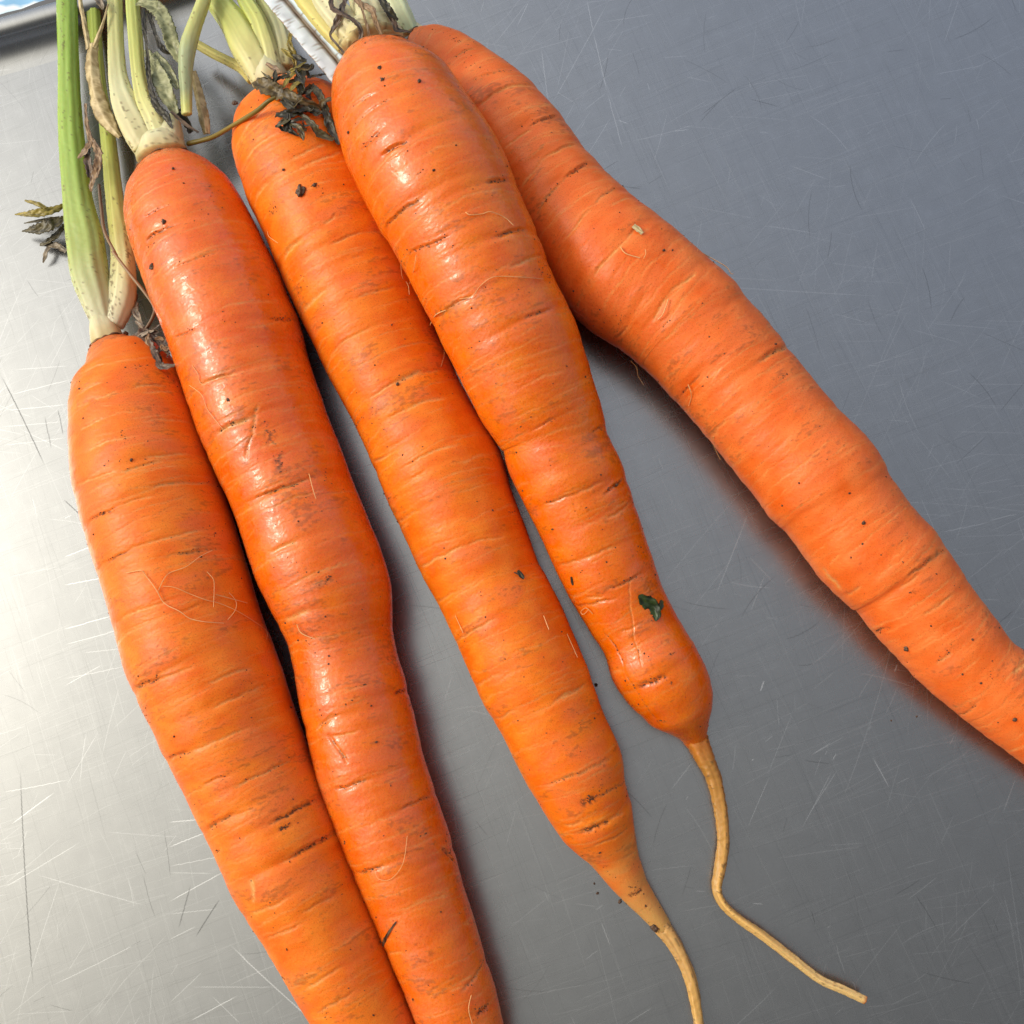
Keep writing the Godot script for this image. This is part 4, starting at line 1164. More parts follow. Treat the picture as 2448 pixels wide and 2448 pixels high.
func carrot_data_5() -> Dictionary:
	var marks := []
	marks.append([18.22,-0.12,19.15,0.69,1,1,0.5,0.4])
	marks.append([28.75,-0.25,32.29,0.8,1,1,0.2,0.5])
	marks.append([37.02,-0.31,36.67,0.03,1,1,0.5,0.1])
	marks.append([36.67,0.03,37.33,1,1.2,1.5,0.8,0])
	marks.append([51.08,-0.41,50.59,0.22,1,1,0.8,0])
	marks.append([49.72,0.18,48.17,0.94,1,2,0.3,0.6])
	marks.append([62.01,-0.62,59.84,0.03,1,1,0.8,0])
	marks.append([59.84,0.03,58.48,0.89,1.2,1.5,0.8,0])
	marks.append([69.82,-0.62,67.96,0.12,1,1,0.6,0.5])
	marks.append([67.96,0.12,66.27,0.74,1.2,2.2,0.3,0.7])
	marks.append([80.36,-0.58,79.38,0.11,1,1,0.7,0])
	marks.append([78.58,0.15,76.8,0.83,1,1,0.5,0.3])
	marks.append([91.25,-0.6,91.11,0.15,1,1,0.8,0])
	marks.append([90.88,0.13,90.1,0.41,1,1,0.6,0.1])
	marks.append([108.64,-0.59,107.62,-0.13,1,1,0.9,0.1])
	marks.append([107.62,-0.13,108.69,0.47,1,1,0.8,0])
	marks.append([134.48,0.24,134.48,1.15,1.8,2.2,1,0.5])
	marks.append([127.72,-1.31,127.33,-0.6,1,1,0.3,0.4])
	marks.append([103,-1.27,104.43,-0.9,1,1,0.4,0])
	marks.append([140.86,-1.34,140.99,-0.79,1,1,0.5,0])
	marks.append([196.99,-0.39,196.82,0.08,1,1,0.5,0])
	marks.append([195.59,-0.13,196.52,0.96,1,2,0.6,0.5])
	marks.append([204.96,-0.35,205.33,0.4,1,1,0.6,0])
	marks.append([189.54,-1.28,190.16,-0.84,1,1,0.5,0.1])
	marks.append([203.35,-1.51,203.48,-0.99,1,1,0.2,0.7])
	marks.append([215.78,-0.75,215.55,-0.35,1,1,0.7,0.4])
	marks.append([228.18,-1.67,227.1,-0.63,1,1,0.4,0.3])
	marks.append([228.75,0.25,229.81,0.63,1.5,1,0.8,0])
	marks.append([183.17,-1.24,188.36,-1.27,2.5,1,0.8,0.1])
	var hairs := []
	hairs.append({"r": 0.2, "p": [4.33,32.58,-113.06,5.55,33.13,-111.11,9.02,32.63,-110.02]})
	hairs.append({"r": 0.12, "p": [9.96,32.55,-109.86,10.45,32.93,-111.02,10.33,32.4,-112.26]})
	hairs.append({"r": 0.19, "p": [23.78,23.96,-115.16,27.57,9,-119.68,32.23,9,-116.62,33.52,9,-114.6,34.19,9,-114.5]})
	hairs.append({"r": 0.15, "p": [6.9,9,-91.3,8.39,9,-89.49,8.68,9,-87.37,10.15,9,-84.7]})
	hairs.append({"r": 0.15, "p": [20.45,23.8,-80.3,21.06,23.45,-78.73,21.31,21.67,-77.57,20.82,18.94,-76.16]})
	hairs.append({"r": 0.15, "p": [26.91,18.25,-68.37,27.29,13.51,-67.16,29.25,9,-64.44]})
	hairs.append({"r": 0.2, "p": [15.76,31.34,-99.81,14.46,30.77,-96.41,13.23,29.39,-95.28]})
	return {"path": [-51.99,10.11,-183.76,5.17,-49.85,10.13,-182.87,6.37,-47.78,10.15,-181.81,7.7,-45.85,10.18,-180.5,8.42,-44.07,10.23,-179,9.13,-42.4,10.31,-177.39,9.62,-40.79,10.42,-175.71,10.04,-39.23,10.56,-173.99,10.44,-37.72,10.73,-172.22,10.8,-36.27,10.94,-170.42,11.25,-34.85,11.17,-168.59,11.72,-33.45,11.41,-166.74,12.18,-32.09,11.67,-164.87,12.6,-30.75,11.93,-162.99,13,-29.42,12.18,-161.09,13.39,-28.13,12.42,-159.17,13.62,-26.85,12.64,-157.24,13.74,-25.58,12.85,-155.3,13.86,-24.31,13.04,-153.36,13.98,-23.06,13.21,-151.4,14.1,-21.83,13.36,-149.43,14.14,-20.63,13.5,-147.44,14.15,-19.42,13.63,-145.45,14.16,-18.22,13.76,-143.47,14.16,-17,13.87,-141.49,14.17,-15.75,13.99,-139.53,14.21,-14.45,14.11,-137.6,14.35,-13.1,14.23,-135.71,14.48,-11.74,14.35,-133.82,14.58,-10.37,14.47,-131.94,14.69,-8.99,14.6,-130.07,14.8,-7.59,14.73,-128.22,14.97,-6.15,14.86,-126.39,15.2,-4.7,14.99,-124.57,15.45,-3.26,15.11,-122.75,15.7,-1.81,15.23,-120.93,15.96,-0.35,15.33,-119.13,16.23,1.17,15.43,-117.36,16.47,2.76,15.5,-115.66,16.56,4.38,15.56,-113.99,16.65,6.03,15.6,-112.36,16.75,7.75,15.62,-110.79,16.75,9.54,15.62,-109.3,16.55,11.34,15.6,-107.82,16.31,13.12,15.56,-106.32,16.1,14.86,15.51,-104.78,15.99,16.58,15.44,-103.21,15.92,18.3,15.37,-101.65,15.88,20.02,15.29,-100.08,15.88,21.62,15.2,-98.39,15.91,23.06,15.12,-96.57,15.6,24.49,15.03,-94.73,15.36,25.99,14.94,-92.95,15.29,27.53,14.86,-91.21,15.25,29.04,14.78,-89.44,15.18,30.5,14.7,-87.63,15.03,31.91,14.63,-85.78,14.89,33.28,14.58,-83.9,14.81,34.66,14.52,-82.03,14.76,36.07,14.48,-80.17,14.75,37.47,14.45,-78.31,14.75,38.84,14.43,-76.43,14.73,40.21,14.41,-74.55,14.71,41.57,14.4,-72.66,14.69,42.93,14.4,-70.77,14.68,44.32,14.4,-68.9,14.72,45.71,14.39,-67.04,14.76,47.13,14.39,-65.19,14.8,48.58,14.38,-63.37,14.92,50.04,14.36,-61.56,15.1,51.48,14.33,-59.72,15.34,52.88,14.28,-57.87,15.41,54.29,14.23,-56.02,15.28,55.6,14.16,-54.1,14.96,56.8,14.07,-52.1,14.42,58,13.98,-50.11,14.18,59.24,13.88,-48.15,14.11,60.51,13.78,-46.19,14.05,61.79,13.66,-44.26,13.99,63.14,13.55,-42.36,14,64.59,13.42,-40.55,13.95,66.11,13.3,-38.79,13.9,67.71,13.16,-37.11,13.87,69.36,13.03,-35.47,13.73,70.89,12.89,-33.73,13.39,72.24,12.74,-31.83,13.02,73.48,12.59,-29.87,12.91,74.73,12.43,-27.91,12.82,76.05,12.27,-26,12.74,77.46,12.11,-24.15,12.51,78.9,11.95,-22.33,12.27,80.34,11.78,-20.51,12.08,81.75,11.62,-18.67,11.98,83.16,11.45,-16.83,11.89,84.62,11.29,-15.02,11.75,86.13,11.12,-13.26,11.46,87.68,10.96,-11.53,11.15,89.3,10.79,-9.87,10.85,91.08,10.62,-8.37,10.93,92.87,10.44,-6.9,10.95,94.59,10.26,-5.34,10.77,96.28,10.08,-3.75,10.57,97.97,9.88,-2.16,10.37,99.67,9.68,-0.58,10.14,101.36,9.47,1,9.91,103.05,9.24,2.59,9.65,104.74,9.01,4.18,9.4,106.42,8.76,5.77,9.15,108.1,8.5,7.36,8.91,109.78,8.23,8.95,8.67,111.45,7.95,10.54,8.42,113.11,7.65,12.15,8.18,114.7,7.34,13.81,7.79,116.28,7.02,15.5,7.4,117.85,6.7,17.18,7.02,119.43,6.36,18.86,6.64,121.01,6.01,20.53,6.26,122.58,5.66,22.21,5.88,124.14,5.3,23.91,5.5,125.69,4.94,25.61,5.11,127.23,4.58,27.31,4.73,128.78,4.21,29.01,4.34,130.33,3.85,30.7,3.96,131.89,3.48,32.4,3.59],
		"length": 286.32, "marks": marks, "hairs": hairs}

func stalk_data() -> Array:
	var all := []
	all.append({"of": 1, "name": "stalk", "look": "green", "ribs": 5, "flat": 0.85, "p": [-155.96,7,-217.11,2.8,-154.71,7.5,-205.54,2.9,-152.72,8,-186.15,2.94,-149.84,9,-162.83,3.46,-145.76,10.5,-141.91,3.99,-142.11,11.5,-128.5,5.04,-139.42,13,-118.19,4.88,-136.15,14,-109.38,3.94,-133.68,14.5,-103.14,2.67]})
	all.append({"of": 1, "name": "stalk", "look": "yellow_green", "ribs": 4, "flat": 0.85, "p": [-149.29,5,-218.13,1.96,-148.14,5,-206.85,1.95,-144.43,5.5,-180.98,1.91,-140.65,6.5,-165.8,2.08,-136.22,8,-142.71,2.45,-132.85,10,-128.81,3,-130.87,11.5,-120.41,3.45,-130.21,13,-111.07,3.77,-131.72,14,-103.63,3.03]})
	all.append({"of": 1, "name": "stalk_base", "look": "cream", "ribs": 3, "flat": 0.9, "p": [-136.36,13.5,-109.19,0.36,-135.56,14.2,-106.29,2.21,-134.47,14.6,-103.5,3.38,-133.51,14.6,-101.24,3.98,-132.86,14.3,-99.29,4.27]})
	all.append({"of": 2, "name": "stalk", "look": "cream_green", "ribs": 4, "flat": 0.8, "p": [-138.21,13,-211.8,2.13,-137.3,13.5,-200.52,2.15,-134.97,15,-180.96,2.38,-133.04,16,-172.22,2.87,-129.86,17,-164.34,3.83,-125.82,18,-156.92,4.17,-123.33,18,-152.53,3.79]})
	all.append({"of": 2, "name": "stalk", "look": "pale_green", "ribs": 4, "flat": 0.85, "p": [-132.1,15,-210.02,1.96,-131.45,15,-199.18,1.95,-129.42,16,-186.14,2.04,-127.5,17,-175.35,2.02,-124.89,18,-166.7,2.48,-121.49,19,-160.09,2.89,-119.33,18.5,-154.42,3.24]})
	all.append({"of": 2, "name": "stalk_base", "look": "cream", "ribs": 3, "flat": 0.9, "p": [-116.59,18.5,-162.09,0.51,-116.4,18.6,-159.29,2.24,-116.92,18.3,-156.36,3.61,-117.92,17.4,-152.61,4.41]})
	all.append({"of": 2, "name": "stalk_base", "look": "cream", "ribs": 3, "flat": 0.9, "p": [-122.92,18,-158.36,0.72,-121.86,17.5,-155.84,4.35,-120.3,17.3,-153.15,6.51,-119.54,17,-150.75,6.87]})
	all.append({"of": 3, "name": "stalk", "look": "pale_green", "ribs": 4, "flat": 0.85, "p": [-109.86,12,-206.65,3.02,-107.62,13,-199.19,3.3,-101.59,15,-190.17,3.88,-97.02,17,-181.8,4.39,-93.44,17.5,-175.34,4,-91.59,17,-171.59,3.63]})
	all.append({"of": 3, "name": "stalk", "look": "pale_green", "ribs": 4, "flat": 0.85, "p": [-101.59,14,-204.78,2.06,-98.67,15,-197.34,2.23,-93.94,17,-188.86,2.38,-90.87,18,-180.06,2.73,-89.69,17.5,-174.36,3.08]})
	all.append({"of": 3, "name": "stalk", "look": "cream_green", "ribs": 4, "flat": 0.8, "p": [-98.21,11,-206.67,2.08,-94.53,12,-199.13,2.25,-89.99,14,-190.19,2.59,-87.03,16,-181.1,2.63,-86.84,16,-175.91,2.73]})
	all.append({"of": 3, "name": "stalk_base", "look": "cream", "ribs": 3, "flat": 0.9, "p": [-91.4,17.5,-180.4,0.73,-90.99,17.2,-176.98,3.46,-90.7,16.5,-173.42,4.91,-90.43,15.8,-170.65,4.73]})
	all.append({"of": 4, "name": "stalk", "look": "straw", "ribs": 4, "flat": 0.85, "p": [-81.33,27.5,-194.21,2.84,-77.23,28.5,-187.05,2.88,-70.76,30.5,-178.07,2.95,-65.42,31.5,-171.1,2.58]})
	all.append({"of": 4, "name": "stalk", "look": "cream", "ribs": 5, "flat": 0.85, "p": [-73.64,30.5,-191.68,3.33,-71.41,31.5,-184.71,3.47,-66.65,33,-177.74,3.78,-61.87,33.5,-171.9,3.76]})
	all.append({"of": 4, "name": "stalk", "look": "cream", "ribs": 5, "flat": 0.85, "p": [-62.03,31.5,-190.31,4,-60.61,32.5,-183.43,4.31,-58.62,33,-177.31,4.63,-57.06,32.5,-172.28,4.45]})
	all.append({"of": 4, "name": "stalk_base", "look": "cream", "ribs": 3, "flat": 0.9, "p": [-63.16,30.5,-184.15,0.7,-61.64,30.5,-179.48,4.16,-60.19,30.3,-175.73,7.78,-59.02,30.5,-172.14,8.28]})
	all.append({"of": 5, "name": "stalk", "look": "pale_cream_green", "ribs": 4, "flat": 0.85, "p": [-59.42,13.5,-202.68,2.78,-56.68,13.5,-195.99,2.95,-54.82,13,-191.36,3.13,-52.79,11.5,-187.36,2.77]})
	all.append({"of": 5, "name": "stalk_base", "look": "cream", "ribs": 3, "flat": 0.9, "p": [-53.99,11.5,-192.29,0.52,-51.48,10.5,-188.34,2.37,-48.99,9.5,-185.6,3.15]})
	all.append({"of": 3, "name": "side_stalk", "look": "straw", "ribs": 3, "flat": 0.9, "p": [-115.04,8,-189.19,1.29,-109.85,9,-185.4,1.36,-104.38,11,-181.44,1.34,-99.38,13,-177.55,1.48,-95.92,15,-172.98,1.46]})
	all.append({"of": 0, "name": "loose_stalk", "look": "grey_green", "ribs": 3, "flat": 0.85, "p": [-108.15,19,-203.31,1.84,-108.89,20,-194.55,1.9,-110.78,20.5,-187.1,2.04,-112.13,21,-180.48,2.32,-112.52,21,-173.4,1.88,-111.97,21,-166.32,1.58,-111.67,20.5,-160.36,1.36]})
	return all

func leaf_data() -> Array:
	var all := []
	all.append({"set": "withered_sprig", "look": "olive", "p": [-152.62,4,-143.22,0.68,-155.77,6,-140.82,1.24,-160.52,6.5,-139.89,1.16,-167.39,4,-141.05,0.15]})
	all.append({"set": "withered_sprig", "look": "olive", "p": [-156.58,6,-141.25,0.56,-159.57,6.5,-142.81,0.68,-164.2,5,-144.74,0.23]})
	all.append({"set": "withered_sprig", "look": "grey_olive", "p": [-152.37,4,-139.6,0.94,-154.7,6,-136.79,1.57,-158.39,5.5,-135.87,1.73,-165.38,3,-136.31,0.19]})
	all.append({"set": "withered_sprig", "look": "grey_olive", "p": [-152.46,3.5,-137.42,0.75,-154.61,3.5,-134.7,1.04,-157.84,3,-132.63,0.85,-160.01,2.5,-132.12,0.38]})
	all.append({"set": "withered_sprig", "look": "grey_brown", "p": [-151.77,3,-129.69,0.56,-155.02,3,-131.6,0.98,-159.92,2,-132.71,0.45]})
	all.append({"set": "withered_sprig", "look": "grey_brown", "p": [-157.23,2.5,-131.69,0.64,-158.04,2.5,-129.32,0.75,-159.17,1.5,-127.17,0.19]})
	all.append({"set": "withered_sprig", "look": "grey_olive", "p": [-154.72,2.5,-140.36,0.38,-159.4,2.5,-139.73,0.49,-165.53,2,-139.18,0.15]})
	all.append({"set": "c1_withered_leaf", "look": "brown", "p": [-143.64,14,-168.66,0.37,-142.6,14.5,-162.34,0.55,-140.62,15,-156.03,0.73]})
	all.append({"set": "c1_withered_leaf", "look": "brown", "p": [-140.67,15,-156.82,0.73,-142.12,15.5,-153.47,1.01,-144.79,14,-152.31,0.29]})
	all.append({"set": "c1_withered_leaf", "look": "brown", "p": [-140.7,15,-157.22,0.73,-137.84,16,-152.24,1.13,-138.26,16,-147.18,1.09,-139.55,15.5,-143.2,0.82,-139.68,15,-141.69,0.22]})
	all.append({"set": "c1_withered_leaf", "look": "dark_brown", "p": [-142.01,14.5,-156.35,0.74,-141.51,14.5,-151.6,1.14,-140.82,14,-146.32,0.73]})
	all.append({"set": "c1_dried_tuft", "look": "dark_brown", "p": [-120.62,17.5,-101.35,0.7,-122.13,18,-99.76,0.9,-125.02,17,-98.79,0.39]})
	all.append({"set": "c1_dried_tuft", "look": "dark_brown", "p": [-121.49,18,-101.21,1.12,-120.06,20,-96.84,2,-116.89,22,-92.86,1.82,-114.4,22.5,-89.77,0.99]})
	all.append({"set": "c1_dried_tuft", "look": "dark_brown", "p": [-120.32,18,-99.71,0.62,-118.23,19,-98.58,0.67,-116.56,19.5,-97.78,0.22]})
	all.append({"set": "c1_dried_tuft", "look": "grey_brown", "p": [-121.81,18,-100.48,0.62,-122.4,18.5,-101.79,0.62,-123.76,18,-102.92,0.22]})
	all.append({"set": "c1_dried_tuft", "look": "dark_brown", "p": [-116.93,22,-93.57,0.83,-114.5,24,-89.66,1.09,-112.61,25,-87.96,0.92,-109.29,25.5,-88.07,0.43]})
	all.append({"set": "c1_dried_tuft", "look": "grey_brown", "p": [-123.57,18.5,-97.08,0.39,-120.73,19.5,-98.66,0.61,-117.7,20,-99.49,0.22]})
	all.append({"set": "c1_dried_tuft", "look": "grey_brown", "p": [-127.29,11,-113.24,0.58,-126.56,13,-108.7,1.32,-124.44,14,-104.91,0.68,-122.96,15,-102.29,0.45]})
	all.append({"set": "c2_dry_sheath", "look": "beige", "p": [-147.2,15,-202.56,0.47,-146.13,15.5,-197.19,0.63,-144.4,16,-191.01,0.72,-142.85,16,-184,0.78]})
	all.append({"set": "c2_dry_sheath", "look": "beige", "p": [-137.59,17,-196.95,0.28,-139.21,17,-189.28,0.56,-141.2,16.5,-184.01,0.78]})
	all.append({"set": "c2_dry_sheath", "look": "beige", "p": [-141.73,16,-185.57,1.56,-141.46,16.5,-179.17,1.93,-139.98,16,-170.55,2.32,-136.87,15.5,-163.12,2.31,-132.33,15.5,-157.18,0.61]})
	all.append({"set": "c2_dry_sheath", "look": "grey_brown", "p": [-142.23,17,-200.09,0.94,-139.49,17.5,-197.13,1.09,-139.03,17,-195.39,0.31]})
	all.append({"set": "c2_wilted_leaf", "look": "grey_green", "p": [-128.97,17,-197.29,1.3,-122.17,20,-192.87,2.02,-118.23,21,-186.38,2,-116.43,20.5,-180.62,1.82,-114.14,19.5,-175.96,0.84]})
	all.append({"set": "c2_wilted_leaf", "look": "grey_green", "p": [-124.93,19,-181.2,0.66,-121.11,21,-174.22,2.03,-117.32,22,-166.39,2.37,-114.42,21,-160.21,0.9]})
	all.append({"set": "c2_wilted_leaf", "look": "grey_green", "p": [-122.16,20,-179.24,1.02,-117.31,21,-172.85,1.52,-114.26,21,-167.6,0.61]})
	all.append({"set": "c2_wilted_leaf", "look": "dark_olive", "p": [-125.96,20,-193.08,0.44,-124.89,21,-186.74,0.58,-123.2,22,-178.85,0.51,-122.13,22.5,-171.41,0.72,-119.86,23,-162.83,0.93,-116.1,23.5,-158.14,0.99,-114,24,-154.4,0.28]})
	all.append({"set": "c2_wilted_leaf", "look": "dark_olive", "p": [-124.82,19,-192.47,0.55,-122.13,19.5,-185.15,0.62,-120.21,19,-180.96,0.8,-118.19,18.5,-179.57,0.26]})
	all.append({"set": "c2_wilted_leaf", "look": "grey_brown", "p": [-115.11,23,-159.91,0.43,-112.07,21,-157.4,0.5,-108.67,19,-155.62,0.25]})
	all.append({"set": "c2_wilted_leaf", "look": "beige", "p": [-114,12,-178.07,0.93,-111.53,13,-170.11,1.37,-109.29,14,-162.28,1.43,-108.33,14,-157.89,0.91]})
	all.append({"set": "c2_wilted_leaf", "look": "dark_olive", "p": [-116.13,17,-163.69,0.73,-113.36,17,-160.82,1.02,-111.87,16.5,-157.1,0.73]})
	all.append({"set": "c3_leaf_shred", "look": "olive", "p": [-83.78,20,-183.98,0.47,-83.79,21,-179.4,0.72,-82.49,21,-175.8,0.79,-82.24,20,-173.26,0.25]})
	all.append({"set": "c3_leaf_shred", "look": "olive", "p": [-86.21,20.5,-178.46,0.36,-83.82,21.5,-175.95,0.75,-82.27,21,-174.61,0.39]})
	all.append({"set": "c3_leaf_shred", "look": "brown", "p": [-89.79,22,-173.29,0.46,-87.01,22.5,-171.22,0.75,-85.55,23,-169.87,0.28]})
	all.append({"set": "c4_dried_leaf", "look": "dark_brown", "p": [-68.54,36,-183.78,0.51,-67.9,38,-177.9,0.68,-63.81,39,-174.71,0.64,-60.85,39,-172.12,0.6,-60.27,38,-170.08,0.6,-61.19,37,-167.99,0.34]})
	all.append({"set": "c4_dried_leaf", "look": "dark_brown", "p": [-64.29,37,-182.48,0.61,-66.04,37,-176.97,0.92,-67.91,36,-173.62,0.65,-68.98,35,-172.15,0.34,-67.36,35,-169.75,0.31,-65.26,34.5,-167.17,0.27]})
	all.append({"set": "c4_dried_leaf", "look": "brown", "p": [-63.76,37,-182.07,0.37,-60.36,38,-178.41,0.81,-57.29,39,-175.9,0.84,-56.59,38,-173.2,0.64,-55.27,37,-170.52,0.4]})
	all.append({"set": "c4_dried_leaf", "look": "brown", "p": [-61.11,38,-181.25,0.27,-59.74,39,-175.67,0.3,-58.63,38,-171.65,0.34,-58.4,37,-170.06,0.51]})
	all.append({"set": "c4_dried_leaf", "look": "dark_olive", "p": [-55.92,36.5,-181.22,0.85,-53.69,37,-177.4,1.12,-51.3,36,-174.88,0.34]})
	all.append({"set": "c4_dried_leaf", "look": "dark_brown", "p": [-54.41,36,-178.1,0.58,-52.46,36,-174.64,0.68,-51.66,35.5,-172.62,0.71,-49.86,35,-172.32,0.58,-48.15,34,-172.72,0.24]})
	all.append({"set": "wilted_leaf", "look": "olive_brown", "p": [-89.11,32.23,-162.1,1.18,-85.86,34.49,-159.13,2.13,-81.52,34.79,-156.71,1.74,-76.13,35.27,-154.17,1.27,-71.25,32.7,-153.37,0.46]})
	all.append({"set": "wilted_leaf", "look": "olive_brown", "p": [-85.84,32.73,-163.14,0.31,-83.8,34.52,-160.12,0.7,-81.61,34.6,-157.75,0.77]})
	all.append({"set": "wilted_leaf", "look": "dark_olive", "p": [-77.23,28.86,-167.66,0.79,-76.99,32.97,-161.81,1.44,-76.33,33.66,-157.67,1.16,-76.6,34.99,-155.81,0.39]})
	all.append({"set": "wilted_leaf", "look": "dark_olive", "p": [-75.75,31.23,-162.97,0.47,-73.99,30.05,-164.07,0.59,-72.73,24.22,-168,0.4]})
	all.append({"set": "wilted_leaf", "look": "grey_olive", "p": [-74.47,31.83,-160.5,0.66,-72.13,32.45,-157.43,0.97,-70.32,32.23,-153.04,0.78]})
	all.append({"set": "wilted_leaf", "look": "dark_olive", "p": [-70.75,32.06,-154.26,0.97,-69.27,33.35,-149.8,1.16,-68.48,32.76,-147.17,1.04,-66.38,33.16,-142.86,0.38]})
	all.append({"set": "wilted_leaf", "look": "grey_olive", "p": [-76.01,35.25,-150.52,0.58,-72.73,35.63,-147.26,0.88,-70.92,34.47,-145.26,1.03,-67.62,33.81,-143.84,0.57]})
	all.append({"set": "wilted_leaf", "look": "dark_olive", "p": [-82.44,35.56,-150.21,0.77,-78.76,36.41,-150,1.15,-75.75,35.04,-151.36,0.77]})
	all.append({"set": "wilted_leaf", "look": "grey_olive", "p": [-82.29,35.7,-147,0.27,-79.99,36.63,-147.76,0.76,-77.62,35.59,-150.04,0.58]})
	all.append({"set": "wilted_leaf", "look": "grey_olive", "p": [-78.83,35.9,-147.93,0.38,-76.21,36.57,-146.36,0.88,-74.26,35.5,-145.77,0.38]})
	all.append({"set": "wilted_leaf", "look": "olive", "p": [-81.01,34.37,-158.59,0.39,-79.6,33.65,-161.91,0.66,-77.55,30.13,-166.15,0.43]})
	all.append({"set": "wilted_leaf", "look": "olive", "p": [-80.75,32.29,-164.08,0.31,-78.83,31.76,-165.24,0.67,-77.81,25.08,-171.43,0.2]})
	all.append({"set": "wilted_leaf", "look": "dark_olive", "p": [-81.01,35.15,-154.83,0.77,-77.56,36.04,-151.79,1.26,-73.94,34.25,-152.44,0.96,-70.9,33.87,-151.41,0.46]})
	all.append({"set": "wilted_leaf", "look": "olive", "p": [-79.51,34.6,-156.92,0.31,-77.92,34.35,-159.19,0.77,-76.76,32.5,-161.33,0.51]})
	all.append({"set": "dark_stem", "look": "dark_brown", "p": [-49.99,23.91,47.07,0.16,-52.08,22.01,49.92,0.32,-53.33,20.03,51.84,0.37,-54.13,17.45,53.81,0.41]})
	all.append({"set": "leaf_scrap", "look": "leaf_dark", "p": [7.3,23.68,-28.12,0.47,8.79,22.78,-27.26,1.56,10.66,21.62,-25.8,1.75,11.57,21.26,-23.95,1.41,11.37,21.51,-22.3,0.19]})
	all.append({"set": "leaf_scrap", "look": "leaf_dark", "p": [11.27,21.33,-24.88,0.63,12.59,20.1,-25.92,0.72,13.15,18.85,-27.62,0.38]})
	all.append({"set": "seed", "look": "dark_olive", "p": [-21.54,24.76,-34.55,0.31,-20.92,24.67,-33.61,0.6,-20.14,24.56,-32.48,0.25]})
	all.append({"set": "seed", "look": "dark_brown", "p": [-22.43,25.49,-34,0.13,-21.82,25.23,-33.71,0.16,-21.21,24.94,-33.42,0.16]})
	all.append({"set": "dark_chip", "look": "dark_brown", "p": [-8.75,23.23,-33.03,0.19,-8.62,22.67,-32.15,0.31,-8.39,22.04,-31.11,0.22]})
	all.append({"set": "root_stub", "look": "beige", "p": [7.63,31.45,-119.02,0.58,8.56,31.53,-118.11,0.7,9.8,31.69,-116.7,0.42]})
	return all

func twig_data() -> Array:
	var all := []
	all.append({"set": "c1_withered_stem", "look": "brown", "p": [-137.74,15,-143.75,0.44,-136.91,14.5,-137.36,0.44,-134.68,16,-129.29,0.43,-130.44,17,-121.81,0.39,-131.39,17.5,-122.9,0.39,-126,18,-116.14,0.42,-121.08,18.5,-110.21,0.42,-118.36,19,-106.08,0.42,-118.68,19,-103.34,0.45,-120.56,18,-100.81,0.49]})
	all.append({"set": "wilted_stem", "look": "olive", "p": [-112.25,17,-153.54,0.72,-104.17,21,-153,0.64,-96,28,-152.28,0.59,-87.73,35,-151.94,0.61,-84.03,37.5,-152.98,0.57,-81.86,38,-153.79,0.4]})
	return all

